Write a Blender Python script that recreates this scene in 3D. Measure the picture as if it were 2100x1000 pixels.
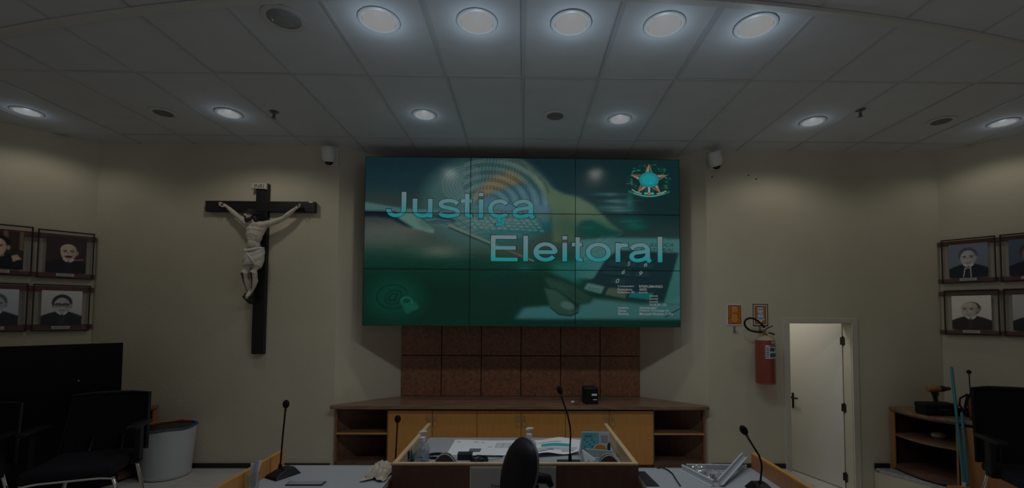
import bpy, bmesh, math, random
import numpy as np
from mathutils import Matrix, Vector, Euler

random.seed(7); np.random.seed(7)
for o in list(bpy.data.objects): bpy.data.objects.remove(o)
SC = bpy.context.scene; COL = SC.collection
PI = math.pi

# ------------------------------------------------------------------ camera
CAM_H = 1.72
cd = bpy.data.cameras.new('camera'); cam = bpy.data.objects.new('camera', cd); COL.objects.link(cam)
cd.sensor_width = 36; cd.sensor_fit = 'HORIZONTAL'; cd.lens = 898.4/2100*36
cd.shift_x = -36/2100; cd.shift_y = 110/2100; cd.clip_start = .05
cam.matrix_world = Matrix.Translation((0, 0, CAM_H)) @ Matrix.Rotation(-.0146, 4, 'Z') @ Matrix.Rotation(PI/2+.0407, 4, 'X') @ Matrix.Rotation(.0057, 4, 'Z')
SC.camera = cam

# ------------------------------------------------------------------ exposure, world
EXPO = -2.25
SC.view_settings.view_transform = 'Standard'; SC.view_settings.look = 'None'
SC.view_settings.gamma = 1; SC.view_settings.use_curve_mapping = False
SC.view_settings.exposure = EXPO
W = bpy.data.worlds.new('world'); SC.world = W; W.use_nodes = True
W.node_tree.nodes['Background'].inputs[0].default_value = (1.0, .97, .93, 1)
W.node_tree.nodes['Background'].inputs[1].default_value = .52
# light levels of the fixtures (their lights are made in their builders)
P_SMALL, P_BIG, P_CORRIDOR = 53.0, 84.0, 27.0
C_SMALL, C_BIG = (1.0, .955, .85), (.88, .945, 1.0)

# ------------------------------------------------------------------ helpers
def lin(c):
    c = np.asarray(c, float)/255.
    return np.where(c <= .04045, c/12.92, ((c+.055)/1.055)**2.4)
MATS = {}
def M(name, rgb=(.5, .5, .5), rough=.5, metal=0., var=.0, vscale=8., bump=0., bscale=60., spec=.5, wood=None, streak=(1, 1, 1), coat=0., dist=.004):
    """procedural principled material; wood = second colour of the grain"""
    if name in MATS: return MATS[name]
    m = bpy.data.materials.new(name); m.use_nodes = True; MATS[name] = m
    nt = m.node_tree; N = nt.nodes; L = nt.links; b = N['Principled BSDF']
    b.inputs['Roughness'].default_value = rough; b.inputs['Metallic'].default_value = metal
    b.inputs['Specular IOR Level'].default_value = spec
    if coat: b.inputs['Coat Weight'].default_value = coat
    b.inputs['Base Color'].default_value = (*rgb, 1)
    tc = N.new('ShaderNodeTexCoord'); mp = N.new('ShaderNodeMapping'); mp.inputs['Scale'].default_value = streak
    L.new(tc.outputs['Object'], mp.inputs['Vector'])
    if wood is not None or var:
        nz = N.new('ShaderNodeTexNoise'); nz.inputs['Scale'].default_value = vscale; nz.inputs['Detail'].default_value = 6
        L.new(mp.outputs[0], nz.inputs['Vector'])
        rp = N.new('ShaderNodeValToRGB'); e = rp.color_ramp.elements
        e[0].position, e[1].position = .3, .7
        if wood is not None: e[0].color, e[1].color = (*rgb, 1), (*wood, 1)
        else:
            e[0].color = (*[max(0, c*(1-var)) for c in rgb], 1); e[1].color = (*[min(1, c*(1+var)) for c in rgb], 1)
        L.new(nz.outputs['Fac'], rp.inputs['Fac']); L.new(rp.outputs[0], b.inputs['Base Color'])
    if bump:
        n2 = N.new('ShaderNodeTexNoise'); n2.inputs['Scale'].default_value = bscale; n2.inputs['Detail'].default_value = 4
        L.new(tc.outputs['Object'], n2.inputs['Vector'])
        bp = N.new('ShaderNodeBump'); bp.inputs['Strength'].default_value = bump; bp.inputs['Distance'].default_value = dist
        L.new(n2.outputs['Fac'], bp.inputs['Height']); L.new(bp.outputs[0], b.inputs['Normal'])
    return m
def M_attr(name, rough=.5, emit=0., spec=.3):
    """colour from the mesh's own colour attribute: print on paper, or a lit display"""
    if name in MATS: return MATS[name]
    m = bpy.data.materials.new(name); m.use_nodes = True; MATS[name] = m
    nt = m.node_tree; b = nt.nodes['Principled BSDF']
    a = nt.nodes.new('ShaderNodeAttribute'); a.attribute_name = 'Col'
    b.inputs['Roughness'].default_value = rough; b.inputs['Specular IOR Level'].default_value = spec
    if emit:
        b.inputs['Base Color'].default_value = (.01, .012, .012, 1)
        nt.links.new(a.outputs['Color'], b.inputs['Emission Color']); b.inputs['Emission Strength'].default_value = emit
    else: nt.links.new(a.outputs['Color'], b.inputs['Base Color'])
    return m
def M_emit(name, rgb, s):
    if name in MATS: return MATS[name]
    m = bpy.data.materials.new(name); m.use_nodes = True; MATS[name] = m
    b = m.node_tree.nodes['Principled BSDF']; b.inputs['Base Color'].default_value = (.02, .02, .02, 1); b.inputs['Specular IOR Level'].default_value = .1
    b.inputs['Emission Color'].default_value = (*rgb, 1); b.inputs['Emission Strength'].default_value = s
    return m
def M_clear(name, tint=(1, 1, 1), gloss=.10, rough=.05, body=0., bodycol=(.8, .8, .8)):
    """thin clear sheet: see-through with a fresnel sheen and a little milky body"""
    if name in MATS: return MATS[name]
    m = bpy.data.materials.new(name); m.use_nodes = True; MATS[name] = m
    nt = m.node_tree; N = nt.nodes; L = nt.links; N.remove(N['Principled BSDF']); out = N['Material Output']
    t = N.new('ShaderNodeBsdfTransparent'); t.inputs[0].default_value = (*tint, 1)
    g = N.new('ShaderNodeBsdfGlossy'); g.inputs['Roughness'].default_value = rough
    d = N.new('ShaderNodeBsdfDiffuse'); d.inputs[0].default_value = (*bodycol, 1)
    lw = N.new('ShaderNodeLayerWeight'); lw.inputs['Blend'].default_value = .25
    mu = N.new('ShaderNodeMath'); mu.operation = 'MULTIPLY_ADD'; mu.inputs[1].default_value = .28; mu.inputs[2].default_value = gloss*.4
    m1 = N.new('ShaderNodeMixShader'); m2 = N.new('ShaderNodeMixShader'); m1.inputs[0].default_value = body
    L.new(t.outputs[0], m1.inputs[1]); L.new(d.outputs[0], m1.inputs[2])
    L.new(lw.outputs['Fresnel'], mu.inputs[0]); L.new(mu.outputs[0], m2.inputs[0])
    L.new(m1.outputs[0], m2.inputs[1]); L.new(g.outputs[0], m2.inputs[2]); L.new(m2.outputs[0], out.inputs[0])
    return m

class MB:
    """collects shapes, builds them as ONE mesh object"""
    def __init__(s): s.v = []; s.f = []
    def add(s, vs, fs):
        n = len(s.v); s.v += [tuple(p) for p in vs]; s.f += [tuple(i+n for i in f) for f in fs]; return s
    def box(s, x0, x1, y0, y1, z0, z1):
        vs = [(x, y, z) for z in (z0, z1) for y in (y0, y1) for x in (x0, x1)]
        return s.add(vs, [(0, 2, 3, 1), (4, 5, 7, 6), (0, 1, 5, 4), (2, 6, 7, 3), (0, 4, 6, 2), (1, 3, 7, 5)])
    def obox(s, c, size, rot=(0, 0, 0)):
        R = Euler(rot).to_matrix(); h = [q/2 for q in size]; c = Vector(c)
        vs = [c+R@Vector((x*h[0], y*h[1], z*h[2])) for z in (-1, 1) for y in (-1, 1) for x in (-1, 1)]
        return s.add(vs, [(0, 2, 3, 1), (4, 5, 7, 6), (0, 1, 5, 4), (2, 6, 7, 3), (0, 4, 6, 2), (1, 3, 7, 5)])
    def prism(s, poly, z0, z1):
        n = len(poly); vs = [(x, y, z0) for x, y in poly]+[(x, y, z1) for x, y in poly]
        fs = [tuple(range(n-1, -1, -1)), tuple(range(n, 2*n))]+[(i, (i+1) % n, (i+1) % n+n, i+n) for i in range(n)]
        return s.add(vs, fs)
    def extr(s, poly, a, b, fn):
        """2-D outline swept from a to b; fn(u, v, w) gives the point"""
        n = len(poly); vs = [fn(u, v, a) for u, v in poly]+[fn(u, v, b) for u, v in poly]
        fs = [tuple(range(n-1, -1, -1)), tuple(range(n, 2*n))]+[(i, (i+1) % n, (i+1) % n+n, i+n) for i in range(n)]
        return s.add(vs, fs)
    def lathe(s, prof, n=24, c=(0, 0, 0), rot=(0, 0, 0)):
        R = Euler(rot).to_matrix(); c = Vector(c); vs = []; fs = []
        for r, z in prof:
            for k in range(n):
                a = 2*PI*k/n; vs.append(c+R@Vector((max(r, 1e-5)*math.cos(a), max(r, 1e-5)*math.sin(a), z)))
        for i in range(len(prof)-1):
            for k in range(n):
                fs.append((i*n+k, i*n+(k+1) % n, (i+1)*n+(k+1) % n, (i+1)*n+k))
        fs.append(tuple(range(n-1, -1, -1))); fs.append(tuple((len(prof)-1)*n+k for k in range(n)))
        return s.add(vs, fs)
    def tube(s, pts, r, n=8, closed=False):
        P = [Vector(p) for p in pts]; m = len(P); rs = r if hasattr(r, '__len__') else [r]*m
        vs = []; up = Vector((.13, .27, .95))
        for i, p in enumerate(P):
            a = P[(i-1) % m] if (closed or i) else P[0]; b = P[(i+1) % m] if (closed or i < m-1) else P[-1]
            t = (b-a).normalized(); x = t.cross(up)
            if x.length < .05: x = t.cross(Vector((1, 0, 0)))
            x.normalize(); y = t.cross(x)
            for k in range(n):
                an = 2*PI*k/n; vs.append(p+(x*math.cos(an)+y*math.sin(an))*rs[i])
        fs = []
        for i in range(m if closed else m-1):
            j = (i+1) % m
            for k in range(n): fs.append((i*n+k, i*n+(k+1) % n, j*n+(k+1) % n, j*n+k))
        if not closed: fs += [tuple(range(n-1, -1, -1)), tuple((m-1)*n+k for k in range(n))]
        return s.add(vs, fs)
    def ball(s, c, r, nu=14, nv=9, rot=(0, 0, 0), fn=None):
        R = Euler(rot).to_matrix(); c = Vector(c); r = r if hasattr(r, '__len__') else (r, r, r)
        vs = []; fs = []
        for i in range(nv+1):
            t = PI*i/nv
            for k in range(nu):
                a = 2*PI*k/nu; d = Vector((math.sin(t)*math.cos(a), math.sin(t)*math.sin(a), math.cos(t)))
                q = 1 if fn is None else fn(d)
                vs.append(c+R@Vector((d.x*r[0]*q, d.y*r[1]*q, d.z*r[2]*q)))
        for i in range(nv):
            for k in range(nu): fs.append((i*nu+k, (i+1)*nu+k, (i+1)*nu+(k+1) % nu, i*nu+(k+1) % nu))
        return s.add(vs, fs)
    def build(s, name, mat, parent=None, smooth=None, bevel=0, loc=None, rot=None, seg=2):
        me = bpy.data.meshes.new(name); me.from_pydata(s.v, [], s.f)
        bm = bmesh.new(); bm.from_mesh(me); bmesh.ops.remove_doubles(bm, verts=bm.verts, dist=1e-6)
        bmesh.ops.recalc_face_normals(bm, faces=bm.faces); bm.to_mesh(me); bm.free()
        if smooth is not None:
            me.polygons.foreach_set('use_smooth', [True]*len(me.polygons)); me.set_sharp_from_angle(angle=math.radians(smooth))
        if mat: me.materials.append(mat)
        o = bpy.data.objects.new(name, me); COL.objects.link(o)
        if parent: o.parent = parent
        if loc: o.location = loc
        if rot: o.rotation_euler = rot
        if bevel:
            b = o.modifiers.new('bevel', 'BEVEL'); b.width = bevel; b.segments = seg; b.limit_method = 'ANGLE'
        return o

def tag(o, label=None, cat=None, group=None, kind=None):
    if label: o['label'] = label
    if cat: o['category'] = cat
    if group: o['group'] = group
    if kind: o['kind'] = kind
    return o
def thing(name, label, cat, loc=(0, 0, 0), rz=0., group=None):
    o = bpy.data.objects.new(name, None); COL.objects.link(o); o.empty_display_size = .05
    o.location = loc; o.rotation_euler = (0, 0, rz); return tag(o, label, cat, group)
def light(name, kind, loc, power, color, parent=None, **kw):
    l = bpy.data.lights.new(name, kind); l.energy = power; l.color = color
    for k, v in kw.items(): setattr(l, k, v)
    o = bpy.data.objects.new(name, l); COL.objects.link(o); o.location = loc
    if parent: o.parent = parent
    return o
def text_mesh(name, body, mat, parent, origin, xdir, updir, width, height=None, center=False, offset=0., colors=None, extrude=0., shear=0.):
    """flat lettering: baseline starts at origin, runs along xdir, fitted to the width (and height of its box)"""
    c = bpy.data.curves.new(name, 'FONT'); c.body = body; c.size = 1; c.offset = offset; c.extrude = extrude; c.shear = shear
    c.resolution_u = 6
    t = bpy.data.objects.new(name, c); COL.objects.link(t); bpy.context.view_layer.update()
    me = bpy.data.meshes.new_from_object(t.evaluated_get(bpy.context.evaluated_depsgraph_get()))
    bpy.data.objects.remove(t); me.name = name
    n = len(me.vertices); co = np.empty(n*3); me.vertices.foreach_get('co', co); co = co.reshape(-1, 3)
    x0, x1 = co[:, 0].min(), co[:, 0].max(); y0, y1 = co[:, 1].min(), co[:, 1].max()
    sx = width/(x1-x0); sy = (height/(y1-y0)) if height else sx
    ysc = (co[:, 1]-y0)*sy if height else co[:, 1]*sx
    xs = (co[:, 0]-x0)*sx-(width/2 if center else 0)
    X = np.array(xdir, float); U = np.array(updir, float); Nn = np.cross(X, U)
    P = np.array(origin, float)+np.outer(xs, X)+np.outer(ysc, U)+np.outer(co[:, 2]*sx, Nn)
    me.vertices.foreach_set('co', P.ravel()); me.materials.clear(); me.materials.append(mat)
    if colors is not None:
        a = me.color_attributes.new('Col', 'FLOAT_COLOR', 'POINT'); f = ((co[:, 1]-y0)/(y1-y0))[:, None]
        cc = lin(colors[0])*(1-f)+lin(colors[1])*f; a.data.foreach_set('color', np.c_[cc, np.ones(n)].ravel())
    o = bpy.data.objects.new(name, me); COL.objects.link(o); o.parent = parent
    return o
class Flat:
    """flat print: coloured outlines stacked a hair apart on one plane, one mesh with a colour attribute"""
    def __init__(s, origin, X, U, step=.0004): s.o = np.array(origin, float); s.X = np.array(X, float); s.U = np.array(U, float); s.N = np.cross(s.X, s.U); s.v = []; s.f = []; s.c = []; s.k = 0; s.step = step
    def poly(s, pts, col, same=False):
        if not same: s.k += 1
        n = len(s.v)
        for u, v in pts: s.v.append(tuple(s.o+s.X*u+s.U*v+s.N*s.step*s.k)); s.c.append((*lin(col), 1))
        s.f.append(tuple(range(n, n+len(pts)))); return s
    def rect(s, u0, u1, v0, v1, col, same=False): return s.poly([(u0, v0), (u1, v0), (u1, v1), (u0, v1)], col, same)
    def ell(s, u, v, ru, rv, col, n=28, same=False): return s.poly([(u+ru*math.cos(2*PI*k/n), v+rv*math.sin(2*PI*k/n)) for k in range(n)], col, same)
    def line(s, pts, w, col, same=False):
        for i, (a, b) in enumerate(zip(pts[:-1], pts[1:])):
            d = np.array(b)-np.array(a); d = d/np.linalg.norm(d); q = np.array((-d[1], d[0]))*w/2; a, b = np.array(a), np.array(b)
            s.poly([tuple(a-q), tuple(b-q), tuple(b+q), tuple(a+q)], col, same or i > 0)
        return s
    def build(s, name, mat, parent):
        me = bpy.data.meshes.new(name); me.from_pydata(s.v, [], s.f)
        a = me.color_attributes.new('Col', 'FLOAT_COLOR', 'POINT'); a.data.foreach_set('color', np.array(s.c).ravel())
        me.materials.append(mat); o = bpy.data.objects.new(name, me); COL.objects.link(o); o.parent = parent; return o
# raster painting for pictures shown on displays and photographs (vertex colours on a fine grid)
def blur(a, s):
    if s <= 0: return a
    k = np.exp(-.5*(np.arange(-int(3*s)-1, int(3*s)+2)/s)**2); k /= k.sum(); p = len(k)//2
    a = np.apply_along_axis(lambda m: np.convolve(np.pad(m, p, mode='edge'), k, 'valid'), 0, a)
    return np.apply_along_axis(lambda m: np.convolve(np.pad(m, p, mode='edge'), k, 'valid'), 1, a)
class Paint:
    def __init__(s, w, h, x0, x1, y0, y1):
        s.w, s.h = w, h; s.X, s.Y = np.meshgrid(np.linspace(x0, x1, w), np.linspace(y0, y1, h)); s.px = w/(x1-x0); s.img = np.zeros((h, w, 3))
    def blend(s, m, col): s.img += (np.asarray(col, float)-s.img)*m[..., None]
    def pmask(s, pts):
        ins = np.zeros(s.X.shape, bool); n = len(pts)
        for i in range(n):
            xa, ya = pts[i]; xb, yb = pts[(i+1) % n]
            if ya == yb: continue
            c = ((ya > s.Y) != (yb > s.Y)) & (s.X < (xb-xa)*(s.Y-ya)/(yb-ya)+xa); ins ^= c
        return ins.astype(float)
    def poly(s, pts, col, soft=1.2, op=1.): s.blend(blur(s.pmask(pts), soft)*op, col)
    def ell(s, x, y, rx, ry, col, soft=.1, op=1., rot=0.):
        c, n = math.cos(rot), math.sin(rot); dx, dy = s.X-x, s.Y-y
        d = np.sqrt(((dx*c+dy*n)/rx)**2+((-dx*n+dy*c)/ry)**2); s.blend(np.clip((1+soft-d)/(2*soft), 0, 1)*op, col)
    def glow(s, x, y, rx, ry, col, op=1.): s.blend(np.exp(-(((s.X-x)/rx)**2+((s.Y-y)/ry)**2))*op, col)
    def line(s, pts, w, col, op=1.):
        m = np.zeros(s.X.shape)
        for (xa, ya), (xb, yb) in zip(pts[:-1], pts[1:]):
            dx, dy = xb-xa, yb-ya; t = np.clip(((s.X-xa)*dx+(s.Y-ya)*dy)/(dx*dx+dy*dy+1e-9), 0, 1)
            d = np.hypot(s.X-xa-t*dx, s.Y-ya-t*dy); m = np.maximum(m, np.clip((w/2-d)*s.px+.5, 0, 1))
        s.blend(m*op, col)
def picture(name, img, P, mat, parent, gain=1.):
    """grid mesh over the corner points P (tl, tr, br, bl) carrying the painted colours"""
    h, w, _ = img.shape; u = np.linspace(0, 1, w)[None, :, None]; v = np.linspace(0, 1, h)[:, None, None]
    tl, tr, br, bl = [np.array(p, float) for p in P]
    co = (tl*(1-u)+tr*u)*(1-v)+(bl*(1-u)+br*u)*v
    i = np.arange(h*w).reshape(h, w); q = np.stack([i[1:, :-1], i[1:, 1:], i[:-1, 1:], i[:-1, :-1]], -1).reshape(-1, 4)
    me = bpy.data.meshes.new(name); me.vertices.add(h*w); me.vertices.foreach_set('co', co.astype(np.float32).ravel())
    me.loops.add(q.size); me.loops.foreach_set('vertex_index', q.astype(np.int32).ravel())
    me.polygons.add(len(q)); me.polygons.foreach_set('loop_start', np.arange(0, q.size, 4, dtype=np.int32)); me.polygons.foreach_set('loop_total', np.full(len(q), 4, np.int32))
    me.update(calc_edges=True)
    a = me.color_attributes.new('Col', 'FLOAT_COLOR', 'POINT'); a.data.foreach_set('color', np.concatenate([lin(np.clip(img, 0, 255))*gain, np.ones((h, w, 1))], -1).ravel())
    me.materials.append(mat); o = bpy.data.objects.new(name, me); COL.objects.link(o); o.parent = parent; return o
def clip(poly, inside):
    """clip a polygon by convex half planes (a, b, c): a*x+b*y <= c"""
    for a, b, c in inside:
        out = []
        for i in range(len(poly)):
            p, q = poly[i], poly[(i+1) % len(poly)]; dp, dq = a*p[0]+b*p[1]-c, a*q[0]+b*q[1]-c
            if dp <= 0: out.append(p)
            if dp*dq < 0: t = dp/(dp-dq); out.append((p[0]+(q[0]-p[0])*t, p[1]+(q[1]-p[1])*t))
        poly = out
        if len(poly) < 3: return []
    return poly
def area(p): return abs(sum(p[i][0]*p[(i+1) % len(p)][1]-p[(i+1) % len(p)][0]*p[i][1] for i in range(len(p))))/2 if len(p) > 2 else 0

# ------------------------------------------------------------------ materials
WALL = M('beige_wall_paint', (.60, .55, .425), .7, var=.05, vscale=1.5, bump=.35, bscale=38, dist=.006, spec=.25)
WHITE_TILE = M('ceiling_tile_white', (.68, .705, .745), .85, var=.03, vscale=5, bump=.12, bscale=220, dist=.002, spec=.2)
GRID = M('ceiling_grid_metal', (.57, .585, .61), .5, spec=.3)
PLENUM = M('dark_plenum', (.03, .028, .025), .9)
BLACKBASE = M('black_baseboard', (.012, .012, .013), .35)
FLOORT = M('pale_floor_tile', (.62, .60, .56), .3, var=.06, vscale=6)
GROUT = M('floor_grout', (.25, .22, .18), .8)
REDWOOD = M('dark_red_wood_veneer', (.17, .068, .036), .45, wood=(.33, .145, .075), vscale=34, streak=(1, 1, 1), bump=.1, bscale=200)
TOPWOOD = M('worn_dark_wood_top', (.16, .085, .05), .28, wood=(.30, .19, .12), vscale=7, streak=(.6, 4, 4))
ORANGE = M('honey_wood_laminate', (.56, .26, .06), .4, wood=(.62, .30, .075), vscale=6, streak=(6, 6, .8))
ORANGE2 = M('brown_wood_laminate', (.36, .15, .05), .4, wood=(.43, .19, .065), vscale=6, streak=(6, 6, .8))
LTEDGE = M('light_wood_edge', (.60, .42, .22), .45, wood=(.68, .50, .28), vscale=8, streak=(4, .8, 4))
DKWOOD = M('dark_brown_shelf_wood', (.11, .055, .035), .5, wood=(.16, .085, .055), vscale=8, streak=(1, 4, 4))
INNERW = M('striped_light_wood', (.45, .30, .14), .45, wood=(.62, .44, .24), vscale=5, streak=(1, 1, 14))
GREYTOP = M('grey_laminate_top', (.41, .43, .465), .35, var=.03, vscale=30)
CHROME = M('chrome', (.75, .75, .76), .15, 1.)
BLACKP = M('black_plastic', (.012, .012, .014), .38, spec=.18)
BLACKM = M('black_mesh_fabric', (.006, .0065, .009), .8, spec=.18, bump=.3, bscale=400)
BLACKS = M('black_seat_fabric', (.012, .013, .018), .75, spec=.18, bump=.3, bscale=300)
WHITEP = M('white_plastic', (.72, .72, .72), .4)
PAPER = M('white_paper', (.80, .83, .86), .7)
RAIL = M('reddish_brown_rail', (.13, .045, .03), .45, wood=(.18, .065, .04), vscale=10, streak=(1, 1, 6))
GLASS = M_clear('clear_acrylic', gloss=.0, rough=.06)
INK = M('black_ink', (.02, .02, .025), .6)
SCREEN = M_attr('lit_display', .20, emit=.86*2**-EXPO, spec=.22)
PRINT = M_attr('printed_colours', .5)

# ------------------------------------------------------------------ room shell
CZ = CAM_H+1.946; YW = 5.03; YA = 5.60
TW = .628; X0 = -.014; R1 = 3.516
LC = Vector((-4.87, YW, 0)); LD = Vector((-.7071, -.7071, 0)); LN = Vector((.7071, -.7071, 0))
RC = Vector((4.87, YW, 0)); RD = Vector((.62, -.7846, 0)); RN = Vector((-.7846, -.62, 0))
ZB = -.30; ZT = CZ+.06
def wall(name, a, b, th=.12, z0=ZB, z1=ZT, holes=()):
    """straight wall; a->b along the inner face, thickness to the left of that direction"""
    a, b = Vector((*a, 0)), Vector((*b, 0)); d = (b-a).normalized(); n = Vector((-d.y, d.x, 0)); Ln = (b-a).length
    mb = MB()
    def seg(u0, u1, za, zb):
        p = [a+d*u0, a+d*u1, a+d*u1+n*th, a+d*u0+n*th]; mb.prism([(q.x, q.y) for q in p], za, zb)
    if holes:
        (h0, h1, hz) = holes[0]; seg(0, h0, z0, z1); seg(h1, Ln, z0, z1); seg(h0, h1, hz, z1)
    else: seg(0, Ln, z0, z1)
    return tag(mb.build(name, WALL), kind='structure')
DX0, DX1, DZ = 3.06, 3.815, 1.665                       # door opening
wall('wall_back_left', (LC.x, YW), (-2.13, YW))
wall('wall_back_right', (2.13, YW), (RC.x, YW), holes=[(DX0-2.13, DX1-2.13, DZ)])
wall('wall_alcove_left', (-2.13, YW), (-1.535, YA), th=.1)
wall('wall_alcove_right', (1.49, YA), (2.13, YW), th=.1)
wa = wall('wall_alcove_back', (-1.535, YA), (1.49, YA))
le = LC+LD*2.3; re_ = RC+RD*2.3
wall('wall_left', (le.x, le.y), (LC.x, LC.y)); wall('wall_right', (RC.x, RC.y), (re_.x, re_.y))
wall('wall_side_left', (le.x, -1.2), (le.x, le.y)); wall('wall_side_right', (re_.x, re_.y), (re_.x, -1.2))
# wooden panels of the alcove, above the counter
cols = np.linspace(-1.53, 1.485, 7)
for j, (z0, z1) in enumerate(((.705, 1.205), (1.215, 1.74))):
    for i in range(6):
        MB().box(cols[i]+.005, cols[i+1]-.005, YA-.024, YA, z0, z1).build('wood_panel', REDWOOD, wa, bevel=.002)
MB().box(-1.532, 1.488, YA-.008, YA, .70, 1.74).build('joint_backing', M('panel_joint_black', (.01, .008, .007), .8), wa)
# baseboards
tag(MB().box(-4.2, -2.16, YW-.018, YW, 0, .05).build('baseboard_left', BLACKBASE), kind='structure')
tag(MB().box(2.16, 3.0, YW-.018, YW, 0, .05).build('baseboard_right', BLACKBASE), kind='structure')
tag(MB().box(4.03, 4.20, YW-.018, YW, .0, .055).build('baseboard_corner', BLACKBASE), kind='structure')
# ceiling: dark void slab, lay-in tiles, grid bars, curved trim
ceil = tag(MB().box(-6.7, 6.7, -1.2, 6.0, CZ+.05, CZ+.10).build('ceiling', PLENUM), kind='structure')
def hp(c, d, n): return (-n.x, -n.y, -(n.x*c.x+n.y*c.y))
OCT = [hp(LC, LD, LN), hp(RC, RD, RN), (1, 0, re_.x), (-1, 0, -le.x)]
ALC = [(-.57, .595, -.57*-2.13+.595*YW), (.57, .64, .57*2.13+.64*YW), (0, 1, YA)]
rows = [R1-4*TW, R1-2*TW, R1, R1+2*TW, R1+4*TW]
for j in range(4):
    for i in range(-11, 11):
        x0, x1 = X0+i*TW, X0+(i+1)*TW; g = .006+.006*random.random(); e = .0105
        near = rows[j]+e+(.010 if random.random() < .45 else .002); dx = random.uniform(-.003, .003)
        q = [(x0+e+dx, near), (x1-e+dx, near), (x1-e+dx, rows[j+1]-e), (x0+e+dx, rows[j+1]-e)]
        dz = .003*random.random()
        parts = [clip(q, OCT+[(0, 1, YW)])]
        if j == 3: parts = [clip(q, OCT+[(0, 1, YW)]), clip(clip(q, ALC), [(0, -1, -YW)])]
        if j == 3 and -2.1 < x0 and x1 < 2.1: parts = [clip(q, ALC)]
        for p in parts:
            if area(p) > .004: MB().prism(p, CZ+.004+dz, CZ+.022).build('ceiling_tile', WHITE_TILE, ceil)
for i in range(-10, 11):
    x = X0+i*TW; p = clip([(x-.011, 1.0), (x+.011, 1.0), (x+.011, YW), (x-.011, YW)], OCT)
    if abs(x) < 1.5: p = [(x-.011, 1.0), (x+.011, 1.0), (x+.011, YA), (x-.011, YA)]
    elif abs(x) < 2.1: p = clip([(x-.011, 1.0), (x+.011, 1.0), (x+.011, YA), (x-.011, YA)], ALC)
    if area(p) > .002: MB().prism(p, CZ, CZ+.006).build('grid_bar', GRID, ceil)
for y in rows[1:4]:
    p = clip([(-6.4, y-.011), (6.4, y-.011), (6.4, y+.011), (-6.4, y+.011)], OCT); MB().prism(p, CZ+.001, CZ+.005).build('grid_bar', GRID, ceil)
arc = [(x, 2.575+.0345*x*x) for x in np.linspace(-4.6, 4.6, 47)]
for wd, z, nm in ((.040, CZ-.022, 'curved_trim'),):
    MB().prism([(x, y-wd) for x, y in arc]+[(x, y+.012) for x, y in reversed(arc)], z, CZ+.002).build(nm, M('ceiling_trim', (.66, .66, .64), .6), ceil)
# floor: raised platform of pale tiles, a well in front of the door, corridor floor
flo = tag(MB().box(-6.6, 3.0, -1.2, YA+.1, -.30, -.006).prism([(4.03, YW+.1), (4.03, 4.97), (4.30, 4.45), (4.30, 4.0), (4.30, -1.2), (6.6, -1.2), (6.6, YW+.1)], -.30, -.006).box(3.0, 4.30, -1.2, 4.0, -.30, -.006).build('floor', GROUT), kind='structure')
FT = .5
for i in range(-12, 13):
    for j in range(0, 11):
        x0, y1 = i*FT+.02, YW-.02-j*FT
        if y1 < .4: continue
        q = [(x0+.002, y1-FT+.002), (x0+FT-.002, y1-FT+.002), (x0+FT-.002, y1-.002), (x0+.002, y1-.002)]
        q = clip(q, OCT)
        for h in ([(1, 0, 3.0)], [(-1, 0, -4.03), (-.52, -.27, -3.4375), (0, -1, -4.45)], [(-1, 0, -4.30), (0, 1, 4.45), (0, -1, -4.0)], [(0, 1, 4.0), (-1, 0, -3.0)]):
            p = clip(q, h) if q else []
            if area(p) > .01: MB().prism(p, -.006, random.uniform(-.0006, .0)).build('floor_tile', FLOORT, flo)
tag(MB().prism([(4.024, 5.02), (4.024, 4.966), (4.294, 4.446), (4.294, 4.0), (4.2985, 4.0), (4.2985, 4.448), (4.0285, 4.968), (4.0285, 5.02)], -.30, -.032).build('wall_platform_edge', WALL), kind='structure')
tag(MB().box(2.4, 5.2, 4.0, 6.2, -.36, -.30).build('floor_corridor', FLOORT), kind='structure')
tag(MB().prism([(4.035, 5.0), (4.035, 4.955), (4.295, 4.44), (4.295, 4.30), (4.33, 4.30), (4.33, 4.40), (4.21, 4.62), (4.20, 4.98)], -.03, .012).build('trim_1', M('speckled_grey_granite', (.22, .23, .25), .25, wood=(.55, .56, .58), vscale=90)), kind='structure')
tag(MB().box(2.3, 5.3, 6.2, 6.3, -.3, 2.6).box(2.3, 2.4, 5.15, 6.2, -.3, 2.6).box(5.2, 5.3, 5.15, 6.2, -.3, 2.6).build('wall_corridor', WALL), kind='structure')
tag(MB().box(2.3, 5.3, 5.15, 6.3, 2.6, 2.66).build('ceiling_corridor', WHITE_TILE), kind='structure')
tag(MB().box(2.4, 5.2, 6.182, 6.2, -.3, -.24).build('baseboard_corridor', BLACKBASE), kind='structure')
light('corridor_lamp_light', 'AREA', (2.95, 5.62, 2.45), P_CORRIDOR, (1, .98, .93), size=.3)
# small drill holes left in the plaster
HOLE = M('drill_hole_dark', (.03, .025, .02), .9)
for k, (x, z) in enumerate(((2.63, 3.375), (2.72, 3.33), (2.20, 3.35))):
    MB().ball((x, YW, z), (.011, .004, .008), 8, 5).build('drill_hole', HOLE, bpy.data.objects['wall_back_right'])

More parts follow.
